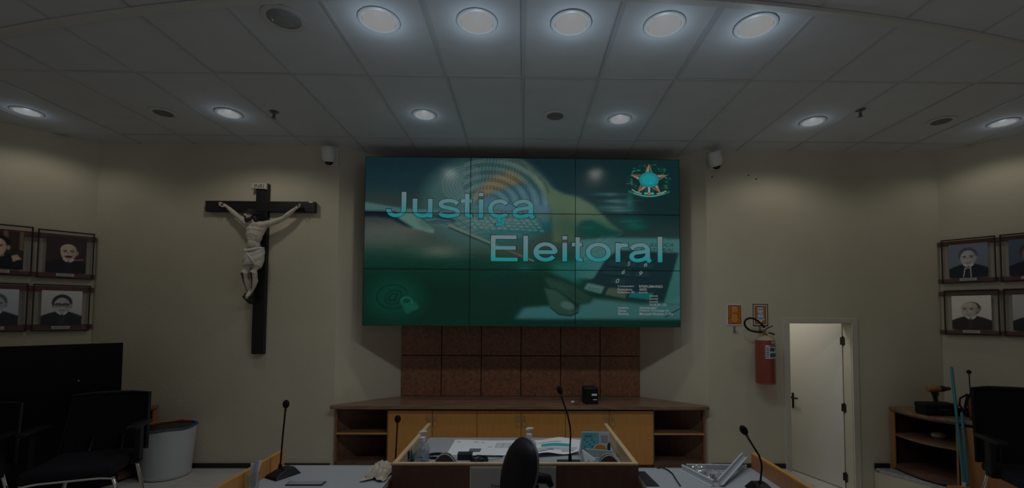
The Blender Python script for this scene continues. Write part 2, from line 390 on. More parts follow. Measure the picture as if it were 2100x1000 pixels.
# ------------------------------------------------------------------ door
dr = bpy.data.objects.new('door_1', None); COL.objects.link(dr); dr.location = (DX0, YW, ZB); tag(dr, kind='structure')
dr['label'] = 'white painted door standing ajar beside the red fire extinguisher'
FRAME = M('cream_door_frame', (.60, .56, .47), .45, var=.04); LEAF = M('white_door_paint', (.74, .73, .68), .4)
def rel(mb, o):
    ox, oy, oz = o.location; mb.v = [(x-ox, y-oy, z-oz) for x, y, z in mb.v]; return mb
rel(MB().box(3.003, 3.075, YW-.016, YW+.005, ZB, 1.71).box(3.800, 3.872, YW-.016, YW+.005, ZB, 1.71).box(3.0755, 3.7995, YW-.016, YW+.005, 1.652, 1.71), dr).build('architrave', FRAME, dr, bevel=.004)
rel(MB().box(3.06, 3.078, YW+.006, YW+.15, ZB, DZ).box(3.797, 3.815, YW+.006, YW+.13, ZB, DZ).box(3.079, 3.796, YW+.006, YW+.15, 1.647, DZ), dr).build('door_lining', FRAME, dr, bevel=.002)
hx, hy = 3.800, YW+.135; ld = Vector((-.325, .9457, 0)); ln_ = Vector((-.9457, -.325, 0))
def leafbox(mb, u0, u1, w0, w1, z0, z1):
    a = Vector((hx, hy, 0)); p = [a+ld*u+ln_*w for u, w in ((u0, w0), (u1, w0), (u1, w1), (u0, w1))]
    return mb.prism([(q.x, q.y) for q in p], z0, z1)
lf = rel(leafbox(MB(), .012, .715, -.036, 0, -.292, 1.644), dr).build('door_leaf', LEAF, dr, bevel=.002)
HW = M('dark_bronze_hardware', (.03, .027, .024), .4, .6)
rel(leafbox(MB(), .655, .683, 0, .008, .52, .72), dr).build('handle_plate', HW, lf, bevel=.002)
mbh = MB(); a = Vector((hx, hy, 0)); p0 = a+ld*.668; h0 = p0+ln_*.05; h1 = h0-ld*.10
mbh.tube([p0+Vector((0, 0, .665)), h0+Vector((0, 0, .665))], .011).tube([h0+Vector((0, 0, .665))+ld*.02, h1+Vector((0, 0, .662))], [.013, .010])
rel(mbh, dr).build('lever_handle', HW, lf, smooth=40)
for z in (1.44, .655, -.15):
    rel(leafbox(MB(), -.002, .030, .0, .006, z-.045, z+.045).box(3.788, 3.797, YW+.100, YW+.13, z-.045, z+.045).lathe([(.009, -.06), (.009, .06)], 10, (hx-.004, hy-.008, z)), dr).build('hinge', HW, lf)

# ------------------------------------------------------------------ ceiling fixtures
RING = M('white_lamp_ring', (.70, .70, .70), .4); GRILLE = M('grey_speaker_grille', (.20, .20, .19), .6, bump=.5, bscale=500)
DIFF = M_emit('lit_diffuser', (1, 1, 1), 1.0); DIFFOFF = M('unlit_frosted_diffuser', (.30, .32, .35), .16, var=.12, vscale=12)
RINGD = M('dull_lamp_ring', (.62, .62, .62), .4)
def ring(t, r, w=.022, mat=None):
    MB().lathe([(r+.004, 0), (r+.003, -.0035), (r-w*.4, -.007), (r-w, -.006), (r-w, 0)], 40).build('trim_ring', mat or RING, t, smooth=50)
def downlight(x, y, r, label, big, k=1.):
    t = thing('downlight', label, 'ceiling light', (x, y, CZ+.003), 0, 'round ceiling lights')
    ring(t, r); MB().lathe([(r-.024, 0), (r-.026, -.007), (r*.5, -.010), (0.001, -.011)], 40).build('diffuser', DIFF, t, smooth=60)
    light('lamp_light', 'SPOT', (0, 0, -.03), P_BIG if big else P_SMALL*k, C_BIG if big else C_SMALL, t, spot_size=math.radians(158 if big else 154), spot_blend=.75 if big else .45, shadow_soft_size=r*.7)
    light('added_halo_light', 'POINT', (0, 0, -.14 if big else -.07), 2.8 if big else 1.0, (.64, .83, 1.0), t, shadow_soft_size=.03)  # added point light hung below the lamp, imitates its halo on the tiles
for x, w in zip((-.968, -.318, .308, .934, 1.55), ('leftmost', 'second from the left', 'middle one', 'second from the right', 'rightmost')):
    downlight(x, 2.845, .132, 'large lit round ceiling light, %s of the bright front row of five' % w, True)
for x, y, lb in ((-4.83, 4.25, 'small lit downlight at the far left, above the left portraits'), (-2.88, 4.235, 'small lit downlight in front of the crucifix wall'), (-.976, 4.215, 'small lit downlight above the left half of the big screen'), (.947, 4.255, 'small lit downlight above the right half of the big screen'), (2.88, 4.258, 'small lit downlight above the door with the fire extinguisher'), (4.78, 4.228, 'small lit downlight at the far right, above the right portraits')):
    downlight(x, y, .112, lb, False, .5 if abs(x) > 4 else .85 if abs(x) > 2 else 1.)      # the outer ones are dimmer
t = thing('downlight', 'large unlit round ceiling light with grey glass, left of the bright row', 'ceiling light', (-1.590, 2.838, CZ+.003), 0, 'round ceiling lights')
ring(t, .132, .03, RINGD); MB().lathe([(.103, 0), (.100, -.005), (.05, -.016), (.001, -.018)], 40).build('diffuser', DIFFOFF, t, smooth=60)
for x, y, lb in ((-3.513, 4.24, 'round ceiling speaker with dark grille between the two left downlights'), (.30, 4.20, 'round ceiling speaker with dark grille above the middle of the screen'), (4.137, 4.213, 'round ceiling speaker with dark grille between the two right downlights')):
    t = thing('ceiling_speaker', lb, 'speaker', (x, y, CZ+.003), 0, 'ceiling speakers'); ring(t, .112, .03)
    MB().lathe([(.083, 0), (.082, -.005), (.001, -.007)], 36).build('grille', GRILLE, t, smooth=60)
for x, y, lb in ((-2.417, 4.19, 'small metal fire sprinkler left of centre near the crucifix wall'), (3.16, 4.0, 'small metal fire sprinkler at the right above the door wall')):
    t = thing('fire_sprinkler', lb, 'sprinkler', (x, y, CZ+.003)); BR = M('tarnished_sprinkler_metal', (.22, .20, .17), .35, .8)
    MB().lathe([(.042, 0), (.040, -.004), (.014, -.008), (.012, -.02), (.001, -.02)], 20).build('escutcheon', BR, t, smooth=40)
    MB().lathe([(.009, -.018), (.009, -.05)], 10).tube([(-.011, 0, -.03), (-.014, 0, -.045), (0, 0, -.062)], .003, 6).tube([(.011, 0, -.03), (.014, 0, -.045), (0, 0, -.062)], .003, 6).build('sprinkler_body', BR, t, smooth=40)
    MB().lathe([(.001, -.060), (.022, -.061), (.022, -.064), (.001, -.064)], 14).build('deflector', BR, t)

# ------------------------------------------------------------------ video wall
SX0, SX1, SZ0, SZ1, SY = -1.814, 1.797, 1.595, 3.530, 4.98
vw = thing('video_wall', 'large green video wall of nine displays showing the Justiça Eleitoral picture', 'video wall', (-.008, SY+.06, SZ0))
def paint_screen():
    p = Paint(459, 252, 120, 1777, 61, 947)
    X, Y = p.X, p.Y; rng = np.random.RandomState(3)
    def ramp(t, stops):
        xs = [s[0] for s in stops]; return np.stack([np.interp(t, xs, [s[1][k] for s in stops]) for k in range(3)], -1)
    p.img = ramp(Y, [(60, (22, 40, 47)), (220, (24, 48, 54)), (420, (52, 62, 58)), (520, (44, 64, 55)), (600, (14, 52, 42)), (650, (6, 46, 35)), (760, (4, 38, 28)), (950, (5, 44, 33))])
    p.blend(np.clip((X-1000)/500, 0, 1)*np.clip((560-Y)/200, 0, 1), (18, 42, 44))
    p.glow(230, 470, 260, 60, (78, 82, 78), .8); p.glow(520, 560, 120, 34, (88, 95, 86), .75); p.glow(330, 440, 200, 26, (86, 84, 80), .5); p.glow(200, 300, 160, 60, (52, 58, 54), .6)
    p.glow(1130, 700, 420, 90, (8, 58, 46), .6)
    # dome of digits
    p.ell(760, 300, 340, 245, (58, 88, 86), .14, .80); p.glow(640, 210, 130, 110, (92, 104, 110), .35)
    p.poly([(690, 250), (740, 195), (800, 150), (870, 125), (925, 150), (958, 185), (900, 205), (820, 235), (740, 275), (690, 290)], (112, 92, 66), 3, .9)
    p.poly([(690, 310), (760, 262), (860, 222), (975, 208), (1045, 240), (1092, 300), (1097, 365), (900, 360), (690, 345)], (66, 98, 114), 3, .9)
    p.poly([(940, 70), (1040, 150), (1100, 215), (1160, 245), (1235, 262), (1310, 300), (1365, 352), (1420, 410), (1482, 452), (1400, 432), (1310, 386), (1262, 392), (1226, 430), (1224, 500), (1110, 505), (1096, 320), (1040, 215)], (80, 98, 76), 2, .92)
    p.poly([(1100, 360), (1226, 360), (1224, 520), (1120, 520)], (52, 72, 58), 8, .7)
    p.poly([(940, 70), (1030, 160), (1090, 215), (1040, 215), (985, 160), (900, 110), (800, 75), (860, 62)], (104, 112, 96), 5, .6)
    for rr in np.arange(60, 330, 26):                      # arcs with noughts and ones
        n = int(rr*2.4/13)
        for k in range(n):
            a = PI*1.05+k*1.0*PI/max(n-1, 1)*.98; x = 770+rr*1.02*math.cos(a); y = 305+rr*.78*math.sin(a)
            if not (640 < x < 1085 and 66 < y < 300): continue
            c = (30, 52, 52) if rr % 52 < 26 else (96, 118, 112)
            if rng.rand() < .6:
                d = np.hypot((X-x)/5.5, (Y-y)/8.); p.blend(np.exp(-((d-1)/.34)**2)*.62, c)
            else: p.line([(x, y-9), (x, y+9)], 4.5, c, .62)
    for k in range(9): p.line([(520+20*k, 300-18*k), (690+8*k, 300-24*k)], 2.5, (88, 116, 112), .18)
    for r in range(6): p.blend(np.exp(-((np.hypot((X-650)/1.25, Y-205)-30-14*r)/3.)**2)*(X < 720)*.30, (100, 128, 124))
    # keyboard
    p.poly([(430, 398), (520, 352), (640, 330), (1085, 345), (1090, 395), (1000, 455), (790, 505), (680, 470)], (72, 100, 98), 2, .92)
    for k in range(11): p.line([(470+52*k, 372-4*k), (560+56*k, 425+6*k)], 4, (40, 66, 70), .75)
    for k in range(7): p.line([(430+60*k*.7, 398+14*k), (640+70*k*.6, 332+16*k), (1085, 352+15*k)], 3.5, (44, 72, 74), .7)
    p.poly([(690, 472), (1000, 420), (1096, 380), (1100, 450), (930, 500), (800, 520)], (18, 78, 82), 6, .75)
    p.line([(560, 420), (700, 478), (1005, 605)], 9, (104, 106, 88)); p.line([(560, 432), (700, 492), (1000, 617)], 5, (26, 44, 40))
    p.glow(900, 560, 160, 40, (62, 66, 52), .7); p.glow(900, 470, 90, 14, (70, 110, 104), .5)
    # typing hand with sleeve
    p.poly([(115, 300), (250, 322), (350, 336), (500, 338), (540, 352), (470, 372), (330, 365), (115, 352)], (66, 98, 96), 1.2)
    p.poly([(115, 350), (260, 350), (330, 366), (300, 395), (250, 385), (190, 378), (115, 376)], (16, 26, 36), 1.5)
    p.poly([(280, 352), (360, 356), (410, 385), (485, 445), (482, 460), (462, 463), (420, 448), (380, 442), (340, 415), (300, 392)], (80, 112, 104), 1.2)
    p.poly([(250, 385), (300, 392), (345, 420), (400, 450), (385, 440), (330, 425)], (18, 30, 38), 1.5)
    p.poly([(470, 360), (540, 368), (600, 395), (585, 404), (520, 392), (470, 378)], (26, 46, 50), 1.5, .9)
    p.poly([(380, 372), (460, 430), (470, 440), (420, 425)], (46, 70, 66), 2.5, .6)
    for q in range(4): p.poly([(430+14*q, 382-3*q), (470+16*q, 392), (520+18*q, 405-4*q), (512+18*q, 414-4*q), (452+14*q, 404)], (70-4*q, 100-4*q, 98), 1, .7); p.line([(440+14*q, 402-2*q), (512+18*q, 415-4*q)], 3, (22, 36, 40), .7)
    for r_ in range(4):
        for q in range(12):
            kx_, ky_ = 640+32*q+14*r_, 372+17*r_+1.5*q
            if kx_ < 1040: p.poly([(kx_, ky_), (kx_+22, ky_+1), (kx_+28, ky_+11), (kx_+5, ky_+10)], (104, 134, 130), .7, .55)
    for q in range(60):
        x, y = rng.uniform(120, 640), rng.uniform(430, 590); p.line([(x, y), (x+rng.uniform(60, 200), y-rng.uniform(-6, 14))], 3, (96, 98, 90) if rng.rand() < .5 else (36, 50, 44), .10)
    # fabric streaks at the right
    for (x, y, rx, ry, c) in ((1400, 248, 70, 9, (58, 92, 96)), (1440, 285, 70, 10, (66, 100, 104)), (1430, 318, 90, 10, (58, 98, 100)), (1515, 285, 20, 40, (30, 88, 84)), (1460, 335, 80, 8, (62, 104, 104)), (1520, 390, 75, 22, (10, 78, 66)), (1545, 420, 55, 16, (10, 84, 72)), (1310, 420, 90, 34, (8, 72, 60)), (1360, 455, 100, 26, (6, 66, 56))): p.glow(x, y, rx, ry, c, .8)
    for k in range(26):
        x, y = rng.uniform(1230, 1560), rng.uniform(240, 470); l = rng.uniform(30, 80)
        p.line([(x, y), (x+l, y+rng.uniform(-14, 10))], 2.5, (70, 118, 114), .28)
    # voting machine
    p.poly([(1224, 492), (1440, 478), (1785, 482), (1785, 562), (1440, 548), (1330, 700), (1224, 690)], (60, 104, 102), 1.5, .95)
    p.poly([(1100, 610), (1330, 600), (1300, 660), (1230, 735), (1110, 690)], (34, 98, 94), 6, .8)
    for k in range(30):
        x, y = rng.uniform(1230, 1420), rng.uniform(480, 660); p.line([(x, y), (x+rng.uniform(30, 70), y-rng.uniform(10, 40))], 2.5, (96, 136, 132), .3)
    p.poly([(1455, 545), (1770, 558), (1735, 660), (1685, 822), (1560, 820), (1262, 748), (1325, 690), (1390, 590)], (17, 42, 46), 1.2)
    p.poly([(1772, 560), (1785, 560), (1785, 830), (1690, 822)], (50, 100, 94), 1.2)
    for (x, y) in ((1440, 615), (1510, 620), (1600, 625), (1410, 660), (1482, 665), (1575, 672), (1455, 710)):
        p.poly([(x-36, y-16), (x+40, y-12), (x+34, y+20), (x-44, y+14)], (26, 52, 55), 1.5, .9); p.line([(x-44, y+15), (x+34, y+21)], 5, (10, 28, 32), .9)
    p.poly([(1290, 718), (1380, 737), (1362, 776), (1268, 752)], (78, 108, 104), 1); p.poly([(1400, 742), (1500, 752), (1490, 800), (1380, 780)], (66, 80, 64), 1); p.poly([(1520, 765), (1640, 770), (1620, 806), (1505, 792)], (14, 96, 92), 1)
    # lit slab and its dark lower edge
    p.poly([(905, 915), (960, 845), (1110, 832), (1310, 800), (1320, 800), (1400, 806), (1560, 824), (1785, 822), (1785, 915)], (58, 104, 102), 2.5)
    p.glow(1120, 880, 160, 40, (42, 112, 114), .5); p.poly([(1690, 822), (1785, 822), (1785, 780)], (60, 108, 104), 2, .9)
    p.line([(1785, 845), (1700, 895)], 4, (14, 40, 38)); p.poly([(880, 914), (1785, 914), (1785, 947), (880, 947)], (4, 42, 30), 2)
    # pressing hand
    p.poly([(680, 760), (800, 690), (960, 652), (1080, 668), (1180, 700), (1260, 748), (1312, 790), (1310, 820), (1250, 832), (1240, 870), (1200, 888), (1140, 880), (1090, 838), (900, 850), (760, 900), (680, 880)], (9, 44, 34), 2, .92)
    p.poly([(1060, 690), (1150, 706), (1230, 740), (1310, 790), (1308, 818), (1240, 828), (1180, 800), (1100, 770)], (34, 64, 54), 2.2, .9)
    p.poly([(1060, 740), (1140, 770), (1225, 840), (1240, 868), (1205, 888), (1140, 880), (1092, 842)], (44, 74, 64), 1.6, .95)
    p.ell(1185, 838, 36, 20, (72, 100, 96), .3, .9, .25); p.line([(1095, 848), (1140, 884), (1200, 892), (1242, 874)], 4, (6, 22, 20))
    p.line([(1180, 760), (1240, 800), (1300, 815)], 4, (20, 46, 40), .6); p.line([(1060, 742), (1120, 752), (1180, 790), (1238, 846)], 5, (12, 34, 28), .7)
    for q in range(5): p.line([(1100+8*q, 716+7*q), (1150+10*q, 726+9*q)], 2.5, (58, 86, 76), .35)
    p.glow(960, 640, 40, 22, (16, 82, 74), .7)
    for k in range(22):
        x = rng.uniform(500, 1200); y = rng.uniform(600, 680); p.line([(x, y), (x+rng.uniform(60, 150), y-rng.uniform(0, 30))], 3, (22, 92, 80), .25)
    # at-sign medallion
    p.ell(285, 805, 150, 108, (6, 62, 47), .35, .9); p.blend(np.exp(-((np.hypot((X-275)/84., (Y-798)/62.)-1)/.05)**2)*(X < 350)*.75, (3, 34, 26)); p.poly([(318, 832), (392, 822), (412, 856), (345, 888)], (12, 82, 64), 1)
    p.blend(np.exp(-((np.hypot((X-345)/28., (Y-822)/22.)-1)/.22)**2)*(Y < 832)*.8, (30, 100, 82))
    p.img = p.img*np.clip(1.02-.18*(Y-500)/400, .8, 1)[..., None]-np.array((5, 4, 4))
    p.img += rng.normal(0, 1.2, p.img.shape[:2])[..., None]
    return p.img
simg = paint_screen()
pw, ph = (SX1-SX0)/3, (SZ1-SZ0)/3
def vwrel(p): return (p[0]+.008, p[1]-SY-.06, p[2]-SZ0)
BEZEL = M('black_display_bezel', (.006, .006, .007), .3)
for r in range(3):
    for c in range(3):
        xa, zb = SX0+c*pw, SZ1-r*ph
        mb = MB().box(xa+.001, xa+pw-.001, SY+.001, SY+.115, zb-ph+.001, zb-.001); mb.v = [vwrel(q) for q in mb.v]
        pn = mb.build('display_panel', BEZEL, vw)
        x0, x1, z0, z1 = xa+.004, xa+pw-.004, zb-ph+.004, zb-.004
        mb = MB().box(xa+.0005, x0, SY-.003, SY+.01, zb-ph, zb).box(x1, xa+pw-.0005, SY-.003, SY+.01, zb-ph, zb).box(x0, x1, SY-.003, SY+.01, z1, zb-.0005).box(x0, x1, SY-.003, SY+.01, zb-ph+.0005, z0)
        mb.v = [vwrel(q) for q in mb.v]; mb.build('bezel', BEZEL, pn)
        sub = simg[r*84:(r+1)*84, c*153:(c+1)*153]
        picture('lit_picture', sub, [vwrel(q) for q in ((x0, SY, z1), (x1, SY, z1), (x1, SY, z0), (x0, SY, z0))], SCREEN, pn)
mb = MB()
for x in (-1.35, -.45, .45, 1.35): mb.box(x-.03, x+.03, SY+.115, YA-.02, 1.9, 1.96).box(x-.03, x+.03, SY+.115, YA-.02, 2.9, 2.96)
mb.box(-1.45, 1.45, SY+.115, SY+.15, 1.88, 1.98).box(-1.45, 1.45, SY+.115, SY+.15, 2.88, 2.98)
mb.v = [vwrel(q) for q in mb.v]; mb.build('mounting_frame', M('black_steel', (.02, .02, .022), .5), vw)
def sp(zx, zy, d=.0): return vwrel((SX0+(zx-120)/1657*(SX1-SX0), SY-d, SZ1-(zy-61)/886*(SZ1-SZ0)))
kx = (SX1-SX0)/1657; kz = (SZ1-SZ0)/886
def smooth(pts, n=7):
    P = [np.array(p, float) for p in pts]; P = [2*P[0]-P[1]]+P+[2*P[-1]-P[-2]]; out = []
    for k in range(1, len(P)-2):
        for q in range(n):
            t = q/n; a, b, c, d = P[k-1:k+3]; out.append(.5*((2*b)+(c-a)*t+(2*a-5*b+4*c-d)*t*t+(3*b-a-3*c+d)*t**3))
    return out+[P[-2]]
def oval(cx, cy, rx, ry, a0, a1, n=30): return [(cx+rx*math.cos(math.radians(a)), cy-ry*math.sin(math.radians(a))) for a in np.linspace(a0, a1, n)]
def glyph(ch, x0, x1, b):
    """strokes of a plain sans letter between x0 and x1 on the baseline b, in picture units"""
    h, X, w = 100, 135, 12; cx = (x0+x1)/2; lo = b-10; hi = b-h+10
    if ch == 'J': return [[(x1-w, b-X), (x1-w, b-44)]+oval((x0+x1)/2, b-44, (x1-x0)/2-w, 34, 0, -180, 24)]
    if ch == 'u': return [[(x0+w, b-h), (x0+w, b-40)]+oval(cx, b-40, (x1-x0)/2-w, 31, 180, 360, 24), [(x1-w, b-h), (x1-w, b)]]
    if ch == 's': return [smooth([(x1-13, b-74), (x1-28, b-86), (cx, b-91), (x0+24, b-85), (x0+15, b-72), (x0+24, b-60), (cx, b-52), (x1-22, b-43), (x1-11, b-29), (x1-22, b-15), (cx, b-9), (x0+24, b-14), (x0+8, b-30)])]
    if ch == 't': return [[(cx+2, b-X+6), (cx+2, b-28)]+smooth([(cx+2, b-28), (cx+6, b-14), (cx+16, b-9), (x1, b-11)], 5), [(x0, hi), (x1-3, hi)]]
    if ch == 'i': return [[(cx, b-h), (cx, b)], [(cx, b-X), (cx, b-X+20)]]
    if ch == 'l': return [[(cx, b-X), (cx, b)]]
    if ch in 'cç':
        g = [oval(cx+2, b-50, (x1-x0)/2-w+2, 41, 38, 322)]
        if ch == 'ç': g += [smooth([(cx+2, b), (cx, b+13), (cx+18, b+14), (cx+22, b+25), (cx+8, b+33), (cx-18, b+31)])]
        return g
    if ch == 'o': return [oval(cx, b-50, (x1-x0)/2-w, 41, 0, 360, 40)]
    if ch == 'e': return [[(x0+w, b-49), (x1-w-2, b-49)]+oval(cx, b-50, (x1-x0)/2-w, 41, 2, 326, 40)]
    if ch == 'r': return [[(x0+w, b-h), (x0+w, b)], smooth([(x0+w, b-62), (x0+18, b-78), (x0+34, b-88), (x1, b-88)])]
    if ch == 'a': return [smooth([(x0+12, b-68), (x0+26, b-83), (cx-6, b-91), (x1-44, b-86), (x1-30, b-70)])+[(x1-30, b-30)]+smooth([(x1-30, b-30), (x1-26, b-12), (x1-14, b-2)], 4), smooth([(x1-30, b-58), (cx-8, b-52), (x0+26, b-46), (x0+13, b-29), (x0+24, b-13), (cx-14, b-9), (x1-46, b-18), (x1-30, b-34)])]
    if ch == 'E': return [[(x0+w, b-X), (x0+w, b)], [(x0, b-X+9), (x1-6, b-X+9)], [(x0, b-70), (x1-10, b-70)], [(x0, b-9), (x1, b-9)]]
def title(word, spans, b, cols):
    for nm, w, d, cc in (('title_outline', 27, .0008, ((7, 32, 34),)*2), ('title_letter', 22, .0014, cols)):  # wider dark strokes behind form the outline of the letters
        for ch, (x0, x1) in zip(word, spans):
            vs, fs, cl = [], [], []
            for ns, st in enumerate(glyph(ch, x0, x1, b)):
                ww = w*.62 if ch == 'ç' and ns else w
                P = [np.array(p, float) for p in st]; n0 = len(vs); m = len(P)
                if w > 25:
                    a, z = P[0]-P[1], P[-1]-P[-2]
                    if np.hypot(*(P[0]-P[-1])) > 1: P[0] = P[0]+a/np.hypot(*a)*4; P[-1] = P[-1]+z/np.hypot(*z)*4
                for k in range(m):
                    t = P[min(k+1, m-1)]-P[max(k-1, 0)]; t = t/np.hypot(*t); q = np.array((-t[1]*1.12, t[0]*.88))*ww/2
                    for e in (P[k]-q, P[k]+q):
                        f = min(1, max(0, (b-e[1])/135)); vs.append(sp(e[0], e[1], d)); cl.append((*(lin(cc[0])*(1-f)+lin(cc[1])*f), 1))
                fs += [(n0+2*k, n0+2*k+2, n0+2*k+3, n0+2*k+1) for k in range(m-1)]
            me = bpy.data.meshes.new(nm); me.from_pydata(vs, [], fs); at = me.color_attributes.new('Col', 'FLOAT_COLOR', 'POINT'); at.data.foreach_set('color', np.array(cl).ravel()); me.materials.append(SCREEN)
            o = bpy.data.objects.new(nm, me); COL.objects.link(o); o.parent = vw
title('Justiça', [(232, 336), (370, 474), (503, 618), (622, 684), (715, 741), (765, 881), (892, 1020)], 382, ((16, 124, 130), (100, 120, 122)))
title('Eleitoral', [(782, 922), (951, 977), (1005, 1131), (1157, 1181), (1206, 1263), (1280, 1412), (1437, 1502), (1508, 1636), (1658, 1685)], 607, ((12, 128, 134), (108, 120, 124)))
for s, x, y in (('5', 1497, 626), ('6', 1586, 630), ('8', 1468, 670), ('9', 1560, 677), ('0', 1437, 717)):
    text_mesh('key_digit', s, SCREEN, vw, sp(x, y, .0006), (1, 0, 0), (0, 0, 1), 19*kx, 22*kz, shear=.3, colors=((112, 132, 132), (112, 132, 132)))
text_mesh('machine_lettering', 'JUSTIÇA', SCREEN, vw, sp(1612, 530, .0006), (1, 0, 0), (0, 0, 1), 130*kx, 24*kz, shear=.3, colors=((20, 44, 46), (20, 44, 46)))
text_mesh('machine_lettering', 'ELEITORAL', SCREEN, vw, sp(1565, 550, .0006), (1, 0, 0), (0, 0, 1), 180*kx, 17*kz, shear=.3, colors=((20, 44, 46), (20, 44, 46)))
text_mesh('key_lettering', 'BRANCO', SCREEN, vw, sp(1292, 752, .0006), (.985, 0, -.17), (.17, 0, .985), 62*kx, 14*kz, colors=((40, 62, 60), (40, 62, 60)))
text_mesh('at_sign', '@', SCREEN, vw, sp(232, 838, .0006), (1, 0, 0), (0, 0, 1), 92*kx, 78*kz, shear=.2, colors=((3, 34, 26), (3, 34, 26)))
for s, x, y, w in (('Computador:', 1447, 741, 88), ('RPI0FLEMAR003', 1560, 741, 124), ('Patrimônio:', 1447, 757, 78), ('4005', 1560, 757, 40), ('Endereço IP:', 1447, 773, 88), ('(none)', 1560, 773, 44), ('(none)', 1614, 791, 44), ('(none)', 1614, 806, 44), ('(none)', 1614, 821, 44), ('10.18.201.223', 1616, 836, 88), ('Usuário:', 1449, 852, 56), ('Administrador', 1562, 852, 90), ('Nome:', 1449, 868, 44), ('Positivo Tecnologia SA', 1562, 868, 156), ('Sistema:', 1449, 884, 58), ('Microsoft Windows 11 Pro', 1562, 884, 176)):
    text_mesh('status_text', s, SCREEN, vw, sp(x, y, .0010), (1, 0, 0), (0, 0, 1), w*kx, 13*kz, offset=.01, colors=((122, 126, 128), (122, 126, 128)))
# coat of arms: wreath, star, roundel, sword and ribbon
f = Flat(sp(1615, 170, .0006), (1, 0, 0), (0, 0, 1), .00025); rs = random.Random(5)
def uv(dx, dy): return (dx*kx, -dy*kz)
for k in range(120):
    a = 2*PI*k/120; rr = rs.uniform(66, 104); x, y = rr*1.12*math.cos(a), -rr*.80*math.sin(a)
    if y > 66: continue
    b = a+rs.uniform(-1, 1); l, w = rs.uniform(9, 16), 3.4
    f.poly([uv(x-l*math.cos(b), y+l*math.sin(b)*.8), uv(x-w*math.sin(b), y-w*math.cos(b)), uv(x+l*math.cos(b), y-l*math.sin(b)*.8), uv(x+w*math.sin(b), y+w*math.cos(b))], rs.choice(((14, 66, 56), (24, 82, 70), (10, 50, 44), (42, 92, 82))), same=k > 0)
def star(R, r, cx=0, cy=0): return [uv(cx+(R if k % 2 == 0 else r)*1.05*math.sin(PI*k/5), cy-(R if k % 2 == 0 else r)*.86*math.cos(PI*k/5)) for k in range(10)]
f.poly(star(104, 42), (20, 36, 32)); f.poly(star(100, 40), (140, 84, 48)); f.poly(star(90, 36), (128, 120, 106))
o5 = star(88, 35)
for k in range(5): f.poly([(0, 0), o5[2*k], o5[(2*k+1) % 10]], (22, 80, 66), same=k > 0)
f.ell(0, -8*kz*0, 55*kx, 43*kz, (14, 72, 72)); f.ell(0, 0, 51*kx, 39.5*kz, (34, 140, 142))
for k in range(30):
    a = 2*PI*k/30; f.ell(46*kx*math.cos(a), 35.5*kz*math.sin(a), 2.6*kx, 2.4*kz, (10, 62, 66), 8, same=k > 0)
f.ell(0, 0, 41*kx, 31.5*kz, (12, 84, 88)); f.ell(0, 0, 38.5*kx, 29.5*kz, (20, 134, 140)); f.ell(8*kx, -18*kz, 3*kx, 3*kz, (120, 140, 140), 8)
f.rect(-6*kx, 6*kx, -80*kz, -40*kz, (120, 140, 138)); f.rect(-26*kx, 26*kx, -78*kz, -68*kz, (60, 150, 150)); f.rect(-9*kx, 9*kx, -79*kz, -67*kz, (140, 84, 48))
rib = [uv(-110+220*i/16, 62+26*math.sin(PI*i/16)) for i in range(17)]
f.line(rib, 11*kz, (16, 92, 76)); f.line(rib[2:15], 7*kz, (70, 128, 116))
f.line([uv(-92, 52), uv(-70, 66), uv(-40, 74)], 6*kz, (120, 132, 122)); f.line([uv(92, 58), uv(70, 68), uv(40, 74)], 6*kz, (120, 132, 122))
f.build('coat_of_arms', SCREEN, vw)

# ------------------------------------------------------------------ alcove counter and its cabinets
tag(MB().prism([(-2.15, 4.955), (2.11, 4.955), (2.125, 5.02), (1.480, 5.570), (-1.522, 5.570), (-2.14, 5.015)], .668, .703).build('counter_top', TOPWOOD, bevel=.004), 'long worn dark wooden counter top under the video wall', 'counter')
door_x = np.linspace(-1.512, 1.486, 7); DKIN = M('dark_cabinet_inside', (.035, .022, .016), .7)
def handle(mb, x, y, z0, z1):
    zm = (z0+z1)/2
    mb.tube([(x, y, z1-.008), (x, y-.024, z1-.010)], .004, 6).tube([(x, y, z0+.008), (x, y-.024, z0+.010)], .004, 6)
    return mb.tube([(x, y-.026, z0), (x, y-.030, z0+.02), (x, y-.024, zm), (x, y-.030, z1-.02), (x, y-.026, z1)], [.008, .0105, .006, .0105, .008], 8)
for k, w in enumerate(('left', 'middle', 'right')):
    xa, xb = door_x[2*k], door_x[2*k+2]
    t = thing('base_cabinet', 'honey wood double-door cabinet under the counter, %s one of three' % w, 'cabinet', ((xa+xb)/2, 5.25, 0), 0, 'counter cabinets'); ox = (xa+xb)/2
    MB().box(xa-ox+.002, xb-ox-.002, -.228, .30, .03, .666).build('carcass', DKIN, t)
    for s in (0, 1):
        a, b = door_x[2*k+s]-ox+.0025, door_x[2*k+s+1]-ox-.0025
        d = MB().box(a, b, -.25, -.230, .045, .643).build('door', ORANGE, t, bevel=.0015)
        hx_ = (b-.030) if s == 0 else (a+.030); handle(MB(), hx_, -.25, .495, .60).build('handle', CHROME, d, smooth=50)
    MB().box(xa-ox+.002, xb-ox-.002, -.225, -.20, 0, .04).build('plinth', DKWOOD, t)
